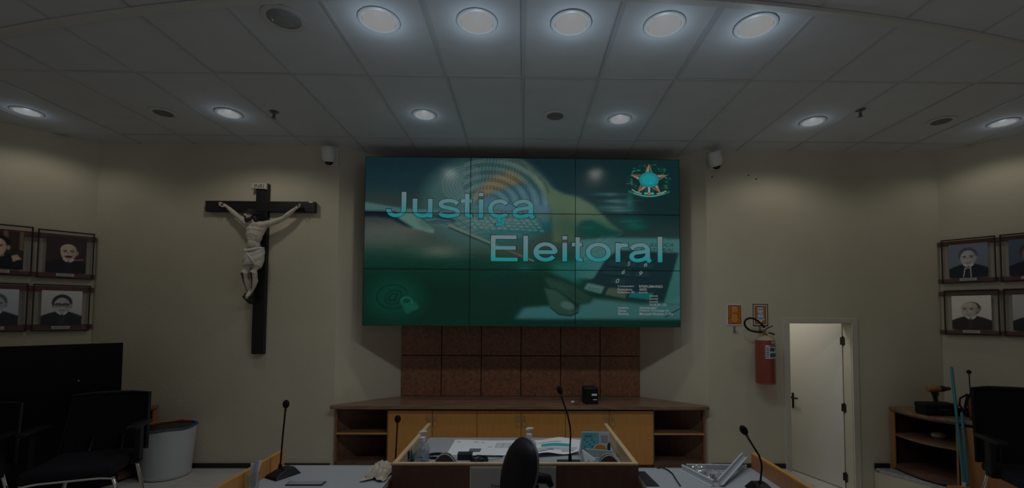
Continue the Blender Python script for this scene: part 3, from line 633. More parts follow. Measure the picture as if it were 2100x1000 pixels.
for sgn, nm, lb in ((-1, -2.09, 'dark open shelf unit at the left end of the counter'), (1, 2.065, 'dark open shelf unit at the right end of the counter')):
    inner = -1.516 if sgn < 0 else 1.490; back = -1.60 if sgn < 0 else 1.56
    t = thing('open_shelf_unit', lb, 'shelf unit', ((nm+inner)/2, 5.1, 0)); ox = (nm+inner)/2; oy = 5.1
    foot = [(nm, 5.0), (inner, 5.0), (inner, 5.53), (back, 5.53), (nm, 5.07)]; foot = [(x-ox, y-oy) for x, y in foot]
    for z0, z1, n2 in ((.0, .075, 'bottom_board'), (.378, .396, 'shelf'), (.650, .667, 'top_board')):
        o = MB().prism(foot, z0, z1).build(n2, DKWOOD if n2 != 'shelf' else M('mid_brown_shelf', (.20, .11, .06), .5, wood=(.26, .15, .085), vscale=7, streak=(1, 4, 4)), t)
    MB().box(min(nm-ox, inner-ox), max(nm-ox, inner-ox), -.103, -.100, .378, .396).build('shelf_edging', ORANGE, t)
    MB().box(nm-ox-.008, nm-ox+.008, -.10, -.03, .0, .667).build('side_board', REDWOOD, t)
    MB().prism([(nm-ox+sgn*-.008, -.03), (nm-ox-sgn*-.004, -.03+.01), (back-ox, .43), (back-ox-sgn*.012, .43)], .07, .66).build('slanted_back', DKWOOD, t)
    MB().box(inner-ox-.006, inner-ox+.006, -.10, .42, .07, .66).build('partition', DKWOOD, t)
# small black device with its cable on the counter
t = thing('power_adapter_box', 'small black electronic box standing on the dark counter', 'device', (.79, 5.16, .704), .12)
MB().box(-.078, .078, -.075, .075, .0, .18).build('housing', BLACKP, t, bevel=.008)
MB().box(-.082, .082, -.082, .078, .168, .188).build('top_cover', M('black_plastic_dull', (.02, .02, .022), .6), t, bevel=.006)
MB().box(-.075, .075, -.088, -.07, .0, .035).build('foot_strip', BLACKP, t, bevel=.004)
MB().box(.0, .062, -.0775, -.0745, .095, .118).build('sticker', PAPER, t); MB().box(.015, .062, -.0775, -.0745, .045, .056).build('sticker', PAPER, t)
MB().tube([(-.07, -.02, .14), (-.11, -.05, .10), (-.13, -.08, .045), (-.17, -.10, .01), (-.20, -.09, .008), (-.22, -.07, .03)], .004, 6).build('cable', BLACKP, t, smooth=60)
MB().tube([(.075, 0, .12), (.11, -.02, .08), (.12, -.03, .06), (.08, -.05, .05)], .004, 6).build('cable', BLACKP, t, smooth=60)
MB().ball((-.225, -.07, .028), (.022, .016, .016)).build('white_plug', WHITEP, t, smooth=60)

# ------------------------------------------------------------------ crucifix
CXY = YW-.055; cr = thing('crucifix', 'large black wooden crucifix with a pale carved figure on the left wall', 'crucifix', (-2.98, YW, 1.27))
def crel(mb): mb.v = [(x+2.98, y-YW, z-1.27) for x, y, z in mb.v]; return mb
CROSS = M('black_painted_wood', (.010, .010, .011), .45, bump=.1, bscale=80)
crel(MB().box(-3.045, -2.912, CXY, YW-.001, 1.27, 3.205)).build('upright', CROSS, cr, bevel=.004)
crel(MB().box(-3.61, -2.372, CXY-.004, YW-.012, 2.878, 3.0)).build('crossbeam', CROSS, cr, bevel=.004)
crel(MB().obox((-2.42, CXY-.005, 2.992), (.04, .003, .012))).build('small_sticker', PAPER, cr)
sc_ = [(-.085, .028), (-.075, .036), (.075, .030), (.085, .020), (.085, -.042), (.07, -.034), (-.075, -.030), (-.09, -.040)]
so = crel(MB().extr([(x-3.0, z+3.17) for x, z in sc_], CXY-.022, CXY-.002, lambda u, v, w: (u, w, v))).build('inscription_plate', M('ivory_plate', (.55, .52, .45), .6), cr, bevel=.003)
to = text_mesh('inscription', 'INRI', INK, so, (-3.052+2.98, CXY-.0235-YW, 3.148-1.27), (.998, 0, -.03), (.03, 0, .998), .105, .042)
# the body: overlapping carved volumes fused into one continuous surface
CARVE = M('pale_carved_plaster', (.60, .54, .44), .55, var=.08, vscale=14)
hd = Vector((-3.034, 4.856, 2.806)); mb = MB()
mb.ball((-2.988, 4.906, 2.375), (.088, .066, .075), 24, 16).ball((-3.003, 4.897, 2.475), (.070, .054, .085), 24, 16).ball((-2.999, 4.892, 2.600), (.088, .064, .115), 24, 16).ball((-3.004, 4.866, 2.492), (.050, .036, .062), 20, 14)
mb.ball((-3.036, 4.851, 2.658), (.044, .0135, .030), 20, 12, (0, .15, -.34)).ball((-2.958, 4.851, 2.658), (.044, .0135, .030), 20, 12, (0, -.15, .34)).tube([(-3.060, 4.845, 2.585), (-3.030, 4.834, 2.602), (-2.998, 4.830, 2.612), (-2.968, 4.834, 2.602), (-2.938, 4.846, 2.582)], .006, 8)
for z, r in ((2.545, .024), (2.510, .022)): mb.ball((-3.020, 4.8405, z), (.019, .0075, .016), 12, 8).ball((-2.986, 4.8405, z), (.019, .0075, .016), 12, 8)
mb.tube([(-3.075, 4.905, 2.718), (-3.035, 4.890, 2.705), (-2.992, 4.888, 2.704), (-2.945, 4.890, 2.705), (-2.905, 4.905, 2.716)], [.036, .046, .044, .048, .038], 16)
mb.tube([(-2.996, 4.893, 2.70), (-3.004, 4.880, 2.738), (-3.016, 4.868, 2.775)], [.040, .034, .034], 16)
arms = {'L': [(-3.070, 4.907, 2.716), (-3.120, 4.915, 2.748), (-3.172, 4.926, 2.787), (-3.222, 4.935, 2.822), (-3.262, 4.938, 2.855), (-3.310, 4.942, 2.897), (-3.352, 4.945, 2.930)], 'R': [(-2.910, 4.907, 2.714), (-2.845, 4.915, 2.735), (-2.780, 4.926, 2.762), (-2.712, 4.935, 2.795), (-2.668, 4.938, 2.833), (-2.620, 4.942, 2.876), (-2.575, 4.945, 2.915)]}
for k in arms: mb.tube(arms[k], [.040, .037, .033, .026, .028, .023, .016], 14)
mb.ball((-2.992, 4.900, 2.662), (.098, .055, .066), 24, 16).tube([(-2.925, 4.905, 2.60), (-2.912, 4.908, 2.66), (-2.895, 4.910, 2.705)], [.018, .028, .034], 12).tube([(-3.066, 4.905, 2.60), (-3.074, 4.908, 2.66), (-3.082, 4.910, 2.71)], [.018, .028, .034], 12)
legs = {'L': [(-3.028, 4.895, 2.330), (-3.046, 4.875, 2.250), (-3.067, 4.855, 2.170), (-3.068, 4.872, 2.125), (-3.066, 4.888, 2.080), (-3.056, 4.906, 2.010), (-3.048, 4.916, 1.962)], 'R': [(-2.947, 4.897, 2.330), (-2.956, 4.874, 2.250), (-2.972, 4.851, 2.174), (-2.976, 4.868, 2.128), (-2.980, 4.884, 2.085), (-3.004, 4.895, 2.015), (-3.022, 4.899, 1.968)]}
for k in legs: mb.tube(legs[k], [.060, .054, .041, .037, .040, .029, .021], 14)
mb.ball((-3.068, 4.830, 2.172), (.024, .016, .026), 12, 8).ball((-2.972, 4.826, 2.176), (.024, .016, .026), 12, 8)
mb.tube([(-3.048, 4.916, 1.968), (-3.046, 4.895, 1.930), (-3.046, 4.868, 1.900), (-3.045, 4.852, 1.893)], [.021, .023, .020, .012], 12).tube([(-3.024, 4.900, 1.972), (-3.030, 4.876, 1.938), (-3.032, 4.852, 1.910), (-3.032, 4.838, 1.903)], [.022, .023, .020, .012], 12)
for k, w_, h_ in (('L', Vector((-3.352, 4.945, 2.930)), Vector((-3.386, 4.943, 2.950))), ('R', Vector((-2.575, 4.945, 2.915)), Vector((-2.542, 4.943, 2.941)))):
    mb.tube([w_, (w_+h_)/2, h_], [.016, .019, .017], 12); sg = -1 if k == 'L' else 1
    for q in range(4):
        b0 = h_+Vector((sg*.004, -.004, .012-.009*q)); mb.tube([b0, b0+Vector((sg*(.020-.002*abs(q-1)), -.010, .008-.003*q)), b0+Vector((sg*(.026-.003*abs(q-1)), -.026, .004-.003*q)), b0+Vector((sg*.016, -.036, .0-.002*q))], [.0075, .0068, .0062, .005], 8)
    b0 = w_*.45+h_*.55+Vector((0, -.012, -.014)); mb.tube([b0, b0+Vector((sg*.010, -.016, -.010)), b0+Vector((sg*.024, -.024, -.006))], [.008, .007, .0055], 8)
# head, turned down to the left, with brow, nose, cheeks, lips and ears
mb.ball(hd+Vector((.004, .010, .012)), (.045, .052, .054), 22, 16).ball(hd+Vector((-.006, -.012, -.014)), (.035, .036, .050), 20, 14, (.25, .10, 0))
mb.tube([hd+Vector((-.016, -.042, .018)), hd+Vector((-.021, -.052, .0)), hd+Vector((-.022, -.056, -.010))], [.006, .008, .010], 10).ball(hd+Vector((-.032, -.036, .024)), (.015, .009, .006), 10, 8).ball(hd+Vector((.000, -.042, .024)), (.015, .009, .006), 10, 8)
mb.ball(hd+Vector((-.032, -.034, -.006)), (.011, .012, .013), 10, 8).ball(hd+Vector((.006, -.037, -.008)), (.013, .012, .014), 10, 8).ball(hd+Vector((-.018, -.046, -.028)), (.012, .007, .005), 10, 8).ball(hd+Vector((.046, .004, .0)), (.006, .012, .017), 8, 8)
fig = crel(mb).build('figure_body', CARVE, cr, smooth=180)
rm = fig.modifiers.new('fuse', 'REMESH'); rm.mode = 'VOXEL'; rm.voxel_size = .0042; rm.use_smooth_shade = True
sm_ = fig.modifiers.new('soften', 'SMOOTH'); sm_.factor = .5; sm_.iterations = 5
EYE = M('dark_painted_lids', (.05, .035, .028), .6)
for dx, dy in ((-.031, -.046), (.001, -.051)): crel(MB().tube([hd+Vector((dx-.009, dy+.004, .008)), hd+Vector((dx, dy, .005)), hd+Vector((dx+.009, dy+.003, .008))], .0026, 6)).build('closed_eyelid', EYE, fig, smooth=60)
HAIR = M('dark_carved_hair', (.022, .018, .016), .6, bump=.6, bscale=120)
mb = MB().ball(hd+Vector((.008, .012, .028)), (.052, .054, .046), 18, 12).ball(hd+Vector((.050, .012, -.020)), (.026, .034, .062), 14, 10, (0, -.55, 0)).ball(hd+Vector((.075, .020, -.065)), (.020, .024, .040), 12, 8, (0, -.6, 0)).ball(hd+Vector((-.048, .010, .0)), (.014, .030, .040), 12, 8)
crel(mb).build('hair', HAIR, fig, smooth=60)
mb = MB().ball(hd+Vector((-.012, -.032, -.052)), (.024, .020, .026), 16, 12, (.2, .15, 0)).ball(hd+Vector((.012, -.022, -.040)), (.022, .022, .022), 14, 10, (.3, -.5, 0)).ball(hd+Vector((.030, -.008, -.020)), (.012, .018, .026), 12, 10, (.3, -.4, 0)).ball(hd+Vector((-.020, -.054, -.021)), (.014, .006, .0045), 12, 8, (0, .1, 0))
crel(mb).build('beard', HAIR, fig, smooth=60)
THORN = M('thorn_crown_brown', (.05, .035, .022), .6); mb = MB()
for k in range(4):
    pts = [tuple(hd+Vector((.006+.060*math.cos(a), .006+.062*math.sin(a), .030+.010*math.sin(3*a+k*1.6)+.004*k-.007))) for a in np.linspace(0, 2*PI, 25)[:-1]]; mb.tube(pts, .0048, 5, True)
for k in range(14):
    a = 2*PI*k/14; p = hd+Vector((.006+.060*math.cos(a), .006+.062*math.sin(a), .032)); mb.tube([p, p+Vector((math.cos(a)*.016, math.sin(a)*.016, random.uniform(.004, .020)))], [.003, .0008], 4)
crel(mb).build('crown_of_thorns', THORN, fig, smooth=60)
# loincloth: folded wrap around the hips
n, m_ = 64, 44; vs = []; fs = []
for i in range(m_+1):
    tt = i/m_; z = 2.440-.19*tt
    for k in range(n):
        a = 2*PI*k/n; low = .020*math.sin(a*1.0+2.2)*tt
        rx = .094+.010*math.sin(PI*tt)-.004*tt; ry = .074+.012*math.sin(PI*tt)
        fold = .0060*abs(math.sin(8.5*(tt*.9+.30*math.sin(a+.75)+.06*math.sin(3*a))))**.8-.003*tt*math.sin(7*a)
        vs.append((-2.988+(rx+fold)*math.cos(a)-.012*tt, 4.893-.010*tt+(ry+fold)*math.sin(a), z+low+.022*math.cos(a)*(1-tt)))
for i in range(m_):
    for k in range(n): fs.append((i*n+k, i*n+(k+1) % n, (i+1)*n+(k+1) % n, (i+1)*n+k))
CLOTH = M('carved_white_cloth', (.66, .63, .55), .6); mb = MB().add(vs, fs)
mb.tube([(-3.078, 4.86, 2.435), (-3.02, 4.808, 2.405), (-2.95, 4.800, 2.425), (-2.895, 4.86, 2.455)], [.010, .013, .012, .010], 8).tube([(-3.05, 4.822, 2.42), (-3.0, 4.803, 2.36), (-2.955, 4.803, 2.30), (-2.93, 4.815, 2.25)], [.008, .012, .010, .004], 8).tube([(-3.03, 4.815, 2.42), (-3.015, 4.803, 2.35), (-3.0, 4.802, 2.28)], [.008, .009, .004], 8)
crel(mb).build('loincloth', CLOTH, fig, smooth=70)
BLOOD = M('dark_red_paint', (.09, .022, .015), .5)
mb = MB()
for x0, y0, pts in ((0, 0, [(-3.072, 4.810, 2.168), (-3.074, 4.846, 2.09), (-3.062, 4.885, 2.0), (-3.052, 4.893, 1.955)]), (0, 0, [(-2.972, 4.804, 2.172), (-2.978, 4.842, 2.092), (-3.0, 4.872, 2.0)])):
    mb.tube(pts, [.012, .006, .005, .004][:len(pts)], 6)
for p in ((-3.386, 4.922, 2.95), (-2.542, 4.921, 2.94), (-3.034, 4.858, 1.93)): mb.ball(p, .010, 8, 6)
o_ = crel(mb).build('painted_wounds', BLOOD, fig, smooth=60); o_['kind'] = 'stuff'
crel(MB().extr([(4.845, 1.905), (4.975, 1.83), (4.975, 1.93), (4.90, 1.955)], -3.085, -2.99, lambda u, v, w: (w, u, v))).build('foot_rest', CROSS, cr, bevel=.004)

# ------------------------------------------------------------------ extinguisher, signs, hooks, security cameras
def sign(x0, x1, z0, z1, label, kind):
    t = thing('extinguisher_sign', label, 'sign', ((x0+x1)/2, YW-.004, z0)); w, h = x1-x0, z1-z0
    MB().box(-w/2, w/2, -.003, .004, 0, h).build('sign_board', M('white_sign_board', (.68, .68, .66), .5), t)
    f = Flat((0, -.0034, 0), (1, 0, 0), (0, 0, 1), .0004); OR_, BR_ = (196, 112, 34), (118, 48, 26)
    if kind == 'h2o': f.rect(-w/2, w/2, 0, h, (34, 34, 40)); f.rect(-w/2+.010, w/2-.010, .010, h-.010, (214, 212, 204))
    b = .022 if kind == 'h2o' else .014
    f.rect(-w/2+b, w/2-b, b, h-b, BR_); f.rect(-w/2+b+.006, w/2-b-.006, b+.006, h-b-.006, OR_)
    aw = w*.5-b-.006; sh = w*.20; col = (222, 224, 226) if kind == 'h2o' else (212, 148, 66)
    f.poly([(0, b+.004), (aw+.004, b+.068), (sh+.006, b+.068), (sh+.006, h-b-.012), (-sh-.006, h-b-.012), (-sh-.006, b+.068), (-aw-.004, b+.068)], BR_)
    f.poly([(0, b+.012), (aw-.006, b+.062), (sh, b+.062), (sh, h-b-.016), (-sh, h-b-.016), (-sh, b+.062), (-aw+.006, b+.062)], col)
    if kind == 'h2o': f.rect(-sh+.006, sh-.006, b+.05, b+.08, (150, 168, 210)); f.rect(-sh+.006, sh-.006, h-b-.055, h-b-.035, (150, 168, 210))
    f.build('printed_face', PRINT, t)
    def tx(s, z, wd, ht, m): text_mesh('sign_text', s, m, t, (0, -.0078, z), (1, 0, 0), (0, 0, 1), wd, ht, center=True)
    if kind == 'h2o':
        tx('H O', h*.50, .062, .036, INK); text_mesh('sign_text', '2', INK, t, (-.006, -.0078, h*.50-.012), (1, 0, 0), (0, 0, 1), .010, .018); tx('EXTINTOR', h-b-.030, .056, .009, INK)
    else:
        tx('CO', h*.52, .050, .028, M('brown_ink', (.10, .03, .012), .6)); text_mesh('sign_text', '2', M('brown_ink'), t, (.028, -.0078, h*.52-.010), (1, 0, 0), (0, 0, 1), .009, .016); tx('EXTINTOR', h-b-.030, .070, .010, PAPER)
sign(2.350, 2.533, 1.62, 1.867, 'orange CO2 arrow sign with a plain white border', 'co2')
sign(2.651, 2.829, 1.616, 1.868, 'orange H2O arrow sign with a dark outer edge above the extinguisher', 'h2o')
for x, lb in ((2.437, 'small metal wall hook under the CO2 sign, empty'), (2.735, 'small metal wall hook holding the fire extinguisher')):
    t = thing('wall_hook', lb, 'hook', (x, YW, 1.535)); MB().box(-.012, .012, -.006, 0, 0, .075).build('hook_plate', M('galvanised_steel', (.30, .29, .27), .4, .7), t, bevel=.001)
    MB().tube([(0, -.006, .018), (0, -.03, .010), (0, -.036, .022)], .005, 6).tube([(0, -.012, .012), (.035, -.015, .010), (.038, -.015, .018)], .003, 5).build('hook_prong', M('galvanised_steel'), t, smooth=50)
t = thing('fire_extinguisher', 'red fire extinguisher with a black hose hanging beside the door', 'extinguisher', (2.728, YW-.118, .975))
RED = M('red_cylinder_paint', (.25, .058, .034), .35, var=.05)
MB().lathe([(.001, 0), (.098, .0), (.104, .006), (.104, .012), (.100, .016), (.102, .03), (.102, .47), (.100, .485)], 36).build('cylinder', RED, t, smooth=40)
MB().lathe([(.100, .485), (.085, .505), (.055, .522), (.028, .530), (.022, .55), (.001, .55)], 36).build('cylinder_shoulder', M('dusty_cream_shoulder', (.42, .36, .27), .5), t, smooth=50)
mb = MB().lathe([(.026, .535), (.026, .552), (.018, .556), (.018, .60), (.012, .605), (.001, .605)], 16).obox((-.02, 0, .585), (.06, .022, .02)); mb.build('valve', M('brass_valve', (.30, .20, .11), .35, .7), t, smooth=40)
MB().tube([(.0, 0, .60), (.03, -.005, .618), (.085, -.01, .645)], .006, 6).tube([(.01, 0, .57), (.05, -.005, .566), (.10, -.01, .548)], [.007, .007, .011], 6).build('squeeze_lever', HW, t, smooth=50)
MB().lathe([(.014, -.012), (.014, .002)], 12, (.012, -.022, .575), (PI/2, 0, 0)).build('pressure_gauge', M('gauge_white', (.5, .48, .42), .4), t)
cth = [(-.03, 0, .575), (-.10, -.015, .577), (-.17, -.02, .590), (-.225, -.02, .630), (-.240, -.02, .680), (-.215, -.02, .718), (-.165, -.02, .730), (-.11, -.022, .712), (-.06, -.025, .672), (-.015, -.02, .625)]
MB().tube([tuple(q) for q in smooth(cth, 4)], .011, 8).build('hose', BLACKP, t, smooth=60)
def band_label(nm, a0, a1, z0, z1, r, col):
    vs = []; n = 10
    for k in range(n+1):
        a = a0+(a1-a0)*k/n; vs += [(r*math.cos(a), r*math.sin(a), z0), (r*math.cos(a), r*math.sin(a), z1)]
    return MB().add(vs, [(2*k, 2*k+2, 2*k+3, 2*k+1) for k in range(n)]).build(nm, col, t)
D = math.radians
band_label('label', D(-118), D(-20), .285, .432, .1032, M('label_white', (.55, .57, .58), .5)); band_label('label_block', D(-92), D(-22), .30, .345, .1038, M('label_green', (.03, .11, .09), .5)); band_label('label_block', D(-92), D(-60), .365, .405, .1038, M('label_blue', (.05, .09, .14), .5)); band_label('label_block', D(-50), D(-22), .375, .415, .1038, M('label_brown', (.14, .08, .06), .5)); band_label('label_block', D(-95), D(-22), .418, .428, .1038, INK)
band_label('small_label', D(-82), D(-24), .448, .478, .1032, M('label_grey', (.42, .42, .42), .5))
for k in range(5): band_label('label_line', D(-114), D(-98), .30+.024*k, .312+.024*k, .1038, M('label_ink', (.12, .13, .16), .5))
DOME = M('black_dome', (.008, .009, .012), .12)
def seccam(x, lb, tilt):
    t = thing('security_camera', lb, 'security camera', (x, YW, 3.44)); CW = M('off_white_camera', (.74, .74, .72), .45)
    MB().box(-.05+tilt*.0, .05, -.02, 0, -.01, .20).build('wall_bracket', CW, t, bevel=.006)
    MB().lathe([(.001, .165), (.058, .163), (.070, .150), (.074, .11), (.075, .055), (.071, .030), (.054, .008), (.046, .0), (.001, .0)], 28, (-.01, -.11, 0), (.25, tilt*.3, 0)).build('housing', CW, t, smooth=40)
    MB().tube([(-.01, -.11, .16), (0, -.06, .195), (.0, 0, .19)], .020, 8).build('arm', CW, t, smooth=50)
    MB().ball((-.01-tilt*.0, -.113, .006), (.046, .046, .044), 18, 12, (.25, tilt*.3, 0)).build('dome', DOME, t, smooth=60)
    MB().lathe([(.012, 0), (.012, .006), (.001, .007)], 12, (-.01, -.176, .10), (PI/2, 0, 0)).build('screw_cap', M('camera_mark', (.2, .19, .18), .5), t)
seccam(-2.195, 'white dome security camera on the wall left of the screen', 0); seccam(2.215, 'white dome security camera on the wall right of the screen', -1)

# ------------------------------------------------------------------ portraits on their rails
def portrait_img(k):
    """a painted photograph of a robed sitter, 2 units wide and 2.4 tall, origin at the face"""
    p = Paint(84, 100, -1, 1, -1.05, 1.4); rng = np.random.RandomState(k)
    S = dict(bg=(150, 152, 150), skin=(178, 172, 164), hair=(50, 48, 48), robe=(26, 26, 30), fx=0, bald=0, must=0, specs=0, cord=0, collar=1, yaw=0, shade=1)
    S.update(PS[k]); sk = np.array(S['skin'], float); fx = S['fx']
    p.img[:] = S['bg']; p.blend(np.clip((p.Y+1)/2.6, 0, 1)*.25, np.array(S['bg'])*.6)
    if S.get('books'):
        for b in range(6): x = -1+b*.36; p.poly([(x, -1.1), (x+.2, -1.1), (x+.2, .1+.1*(b % 2)), (x, .1)], (120, 100, 80) if b % 2 else (60, 40, 38), 1)
    p.poly([(-1.1, 1.5), (-1.05, .78), (-.62, .56), (-.25, .42), (fx+.3, .42), (.62, .56), (1.05, .78), (1.1, 1.5)], S['robe'], 1)
    p.poly([(fx-.22, .25), (fx+.24, .25), (fx+.26, .56), (fx, .66), (fx-.24, .56)], sk*.78, 1)
    if not S['bald']: p.ell(fx, -.20, .50, .58, S['hair'], .06)
    else: p.ell(fx+.05, -.12, .49, .48, S['hair'], .06)
    p.ell(fx+.42*(1 if S['yaw'] <= 0 else -1), .02, .09, .16, sk*.8, .2)
    p.ell(fx+S['yaw']*.06, 0, .40, .56, sk, .05)
    if S['bald']: p.ell(fx-.02, -.22, .39, .36, sk*1.03, .06)
    p.blend(np.clip((p.X-fx-.05)/.4, 0, 1)*np.clip(1-np.hypot((p.X-fx)/.42, p.Y/.58), 0, .25)*3*.6, sk*.55)
    ex = fx+S['yaw']*.10
    for s in (-1, 1):
        p.ell(ex+s*.17, -.05, .085, .038, sk*.45, .3); p.line([(ex+s*.28, -.13), (ex+s*.08, -.15)], .05, sk*.34, .9); p.ell(ex+s*.17, -.05, .035, .03, (24, 22, 22), .3)
    p.line([(ex+.02, -.06), (ex-.05+S['yaw']*.05, .16), (ex+.06, .19)], .035, sk*.62, .8); p.ell(ex, .15, .075, .045, sk*1.08, .4, .6)
    p.line([(ex-.13, .34), (ex+.13, .34)], .04, sk*.42, .9); p.ell(ex, .42, .12, .04, sk*.85, .4, .6)
    if S['must']: p.ell(ex, .275, .20, .055, (30, 26, 26), .25)
    if S['specs']:
        for s in (-1, 1): p.blend(np.exp(-((np.hypot((p.X-ex-s*.18)/.14, (p.Y+.04)/.11)-1)/.18)**2), (22, 22, 26))
        p.line([(ex-.38, -.07), (ex+.38, -.07)], .035, (22, 22, 26))
    if S['collar']:
        p.poly([(fx-.30, .44), (fx-.20, .40), (fx, .66), (fx+.22, .40), (fx+.32, .46), (fx+.02, .80)], (205, 203, 198), .8); p.poly([(fx-.07, .64), (fx+.09, .64), (fx+.12, 1.4), (fx-.10, 1.4)], np.array(S['robe'])*1.3, .8)
    if S['cord']:
        p.line([(fx-.16, .72), (fx-.26, 1.4)], .045, (215, 215, 215)); p.line([(fx+.12, .72), (fx+.14, 1.4)], .045, (215, 215, 215)); p.line([(fx-.16, .74), (fx+.12, .72)], .045, (215, 215, 215))
    if S.get('jabot'): p.poly([(.45, .55), (.72, .42), (.95, .75), (.75, .80), (.55, .95)], (190, 170, 145), 1)
    if S.get('epaul'): p.line([(fx+.3, .50), (.85, .44)], .07, (150, 120, 90))
    p.img += rng.normal(0, 2.5, p.img.shape[:2])[..., None]; return p.img
PS = {0: dict(bg=(52, 44, 42), skin=(205, 178, 152), hair=(26, 22, 24), books=1, jabot=1, yaw=-1, robe=(24, 22, 28), collar=0, fx=-.1),
      1: dict(bg=(58, 46, 50), skin=(186, 168, 150), hair=(64, 58, 56), bald=1, must=1, robe=(30, 30, 38), epaul=1, fx=.1),
      2: dict(bg=(180, 186, 194), skin=(172, 176, 180), hair=(92, 96, 100), robe=(40, 44, 52)),
      3: dict(bg=(186, 186, 182), skin=(170, 170, 168), hair=(44, 48, 56), specs=1, robe=(40, 42, 48)),
      4: dict(bg=(112, 122, 138), skin=(176, 170, 172), hair=(84, 86, 92), cord=1, robe=(28, 32, 44)),
      5: dict(bg=(78, 88, 110), skin=(112, 104, 104), hair=(60, 60, 66), robe=(30, 32, 44)),
      6: dict(bg=(206, 202, 192), skin=(176, 168, 156), hair=(74, 70, 66), bald=1, yaw=-1, robe=(44, 40, 40), fx=-.05),
      7: dict(bg=(172, 170, 166), skin=(150, 144, 138), hair=(56, 54, 54), robe=(34, 32, 34), fx=.15)}
EDGE = M('black_frame_edge', (.008, .008, .009), .35); PLATE = M('brushed_name_plate', (.50, .49, .46), .4, .3)
def portrait(C, Dv, Nv, u0, u1, z0, z1, k, label):
    """acrylic portrait; u runs along the wall, out of it along Nv"""
    base = C+Dv*((u0+u1)/2)+Nv*.030; t = thing('portrait_frame', label, 'portrait', (base.x, base.y, z0), 0, 'framed portraits')
    sg = 1 if Dv.cross(Vector((0, 0, 1))).dot(Nv) > 0 else -1; X = Dv*sg          # X to the viewer's right
    w, h = u1-u0, z1-z0
    def P(x, z, o): q = X*x+Nv*o; return (q.x, q.y, z)
    def bx(x0, x1, za, zb, o0, o1):
        return MB().add([P(x, z, o) for z in (za, zb) for o in (o0, o1) for x in (x0, x1)], [(0, 2, 3, 1), (4, 5, 7, 6), (0, 1, 5, 4), (2, 6, 7, 3), (0, 4, 6, 2), (1, 3, 7, 5)])
    bx(-w/2, w/2, 0, h, .0, .006).build('back_sheet', GLASS, t); bx(-w/2, w/2, 0, h, .014, .018).build('front_sheet', GLASS, t)
    mb = MB()
    e = .012
    for q in (bx(-w/2-e, -w/2, -e, h+e, -.001, .020), bx(w/2, w/2+e, -e, h+e, -.001, .020), bx(-w/2, w/2, -e, 0, -.001, .020), bx(-w/2, w/2, h, h+e, -.001, .020)): mb.add(q.v, q.f)
    mb.build('black_edge', EDGE, t)
    a, b = -w/2+.052, w/2-.050; za, zb = .052, h-.052
    bx(a, b, za, zb, .0065, .0075).build('photo_backing', PAPER, t)
    picture('photograph', portrait_img(k), [P(a, zb, .009), P(b, zb, .009), P(b, za, .009), P(a, za, .009)], PRINT, t, gain=1.7)
    bx(-.070, .066, .012, .044, .0185, .021).build('name_plate', PLATE, t)
    for q in (.034, .024): bx(-.055, .050, q-.002, q+.002, .0212, .0216).build('name_plate_line', M('plate_ink', (.16, .155, .15), .5), t)
def rail(C, Dv, Nv, u0, u1, z0, z1, label):
    p = [C+Dv*u0+Nv*.002, C+Dv*u1+Nv*.002, C+Dv*u1+Nv*.029, C+Dv*u0+Nv*.029]; o = Vector((p[0].x, p[0].y, z0))
    r = MB().prism([(q.x-o.x, q.y-o.y) for q in p], 0, z1-z0).build('picture_rail', RAIL, loc=o, bevel=.003); tag(r, label, 'rail', 'wooden picture rails')
for z, w in ((2.525, 'top rail of the upper left portraits'), (2.102, 'bottom rail of the upper left portraits'), (1.955, 'top rail of the lower left portraits'), (1.545, 'bottom rail of the lower left portraits')):
    rail(LC, LD, LN, -.005, 1.42, z, z+.050, 'reddish brown wooden '+w)
for z, w in ((2.552, 'top rail of the upper right portraits'), (2.120, 'bottom rail of the upper right portraits'), (1.977, 'top rail of the lower right portraits'), (1.536, 'bottom rail of the lower right portraits')):
    rail(RC, RD, RN, -.015, 1.40, z, z+.045, 'reddish brown wooden '+w)
portrait(LC, LD, LN, .02, .425, 2.105, 2.600, 1, 'portrait of a bald sitter with a moustache in a dark robe')
portrait(LC, LD, LN, .480, .885, 2.115, 2.610, 0, 'portrait of a dark-haired robed sitter before bookshelves, cut by the left edge')
portrait(LC, LD, LN, .035, .440, 1.535, 2.012, 3, 'portrait of a sitter with dark glasses on pale grey, lower left wall')
portrait(LC, LD, LN, .495, .90, 1.535, 2.012, 2, 'pale bluish portrait of a grey-haired sitter, lower row at the left edge')
portrait(RC, RD, RN, .030, .442, 2.125, 2.605, 4, 'blue-grey portrait of a wavy-haired sitter with a white cord on the robe')
portrait(RC, RD, RN, .495, .905, 2.118, 2.605, 5, 'dark blue portrait of a robed sitter, cut by the right edge, upper row')
portrait(RC, RD, RN, .040, .455, 1.542, 2.022, 6, 'portrait of a balding sitter turned aside on cream, lower right wall')
portrait(RC, RD, RN, .508, .92, 1.540, 2.022, 7, 'grey portrait of a robed sitter, cut by the right edge, lower row')

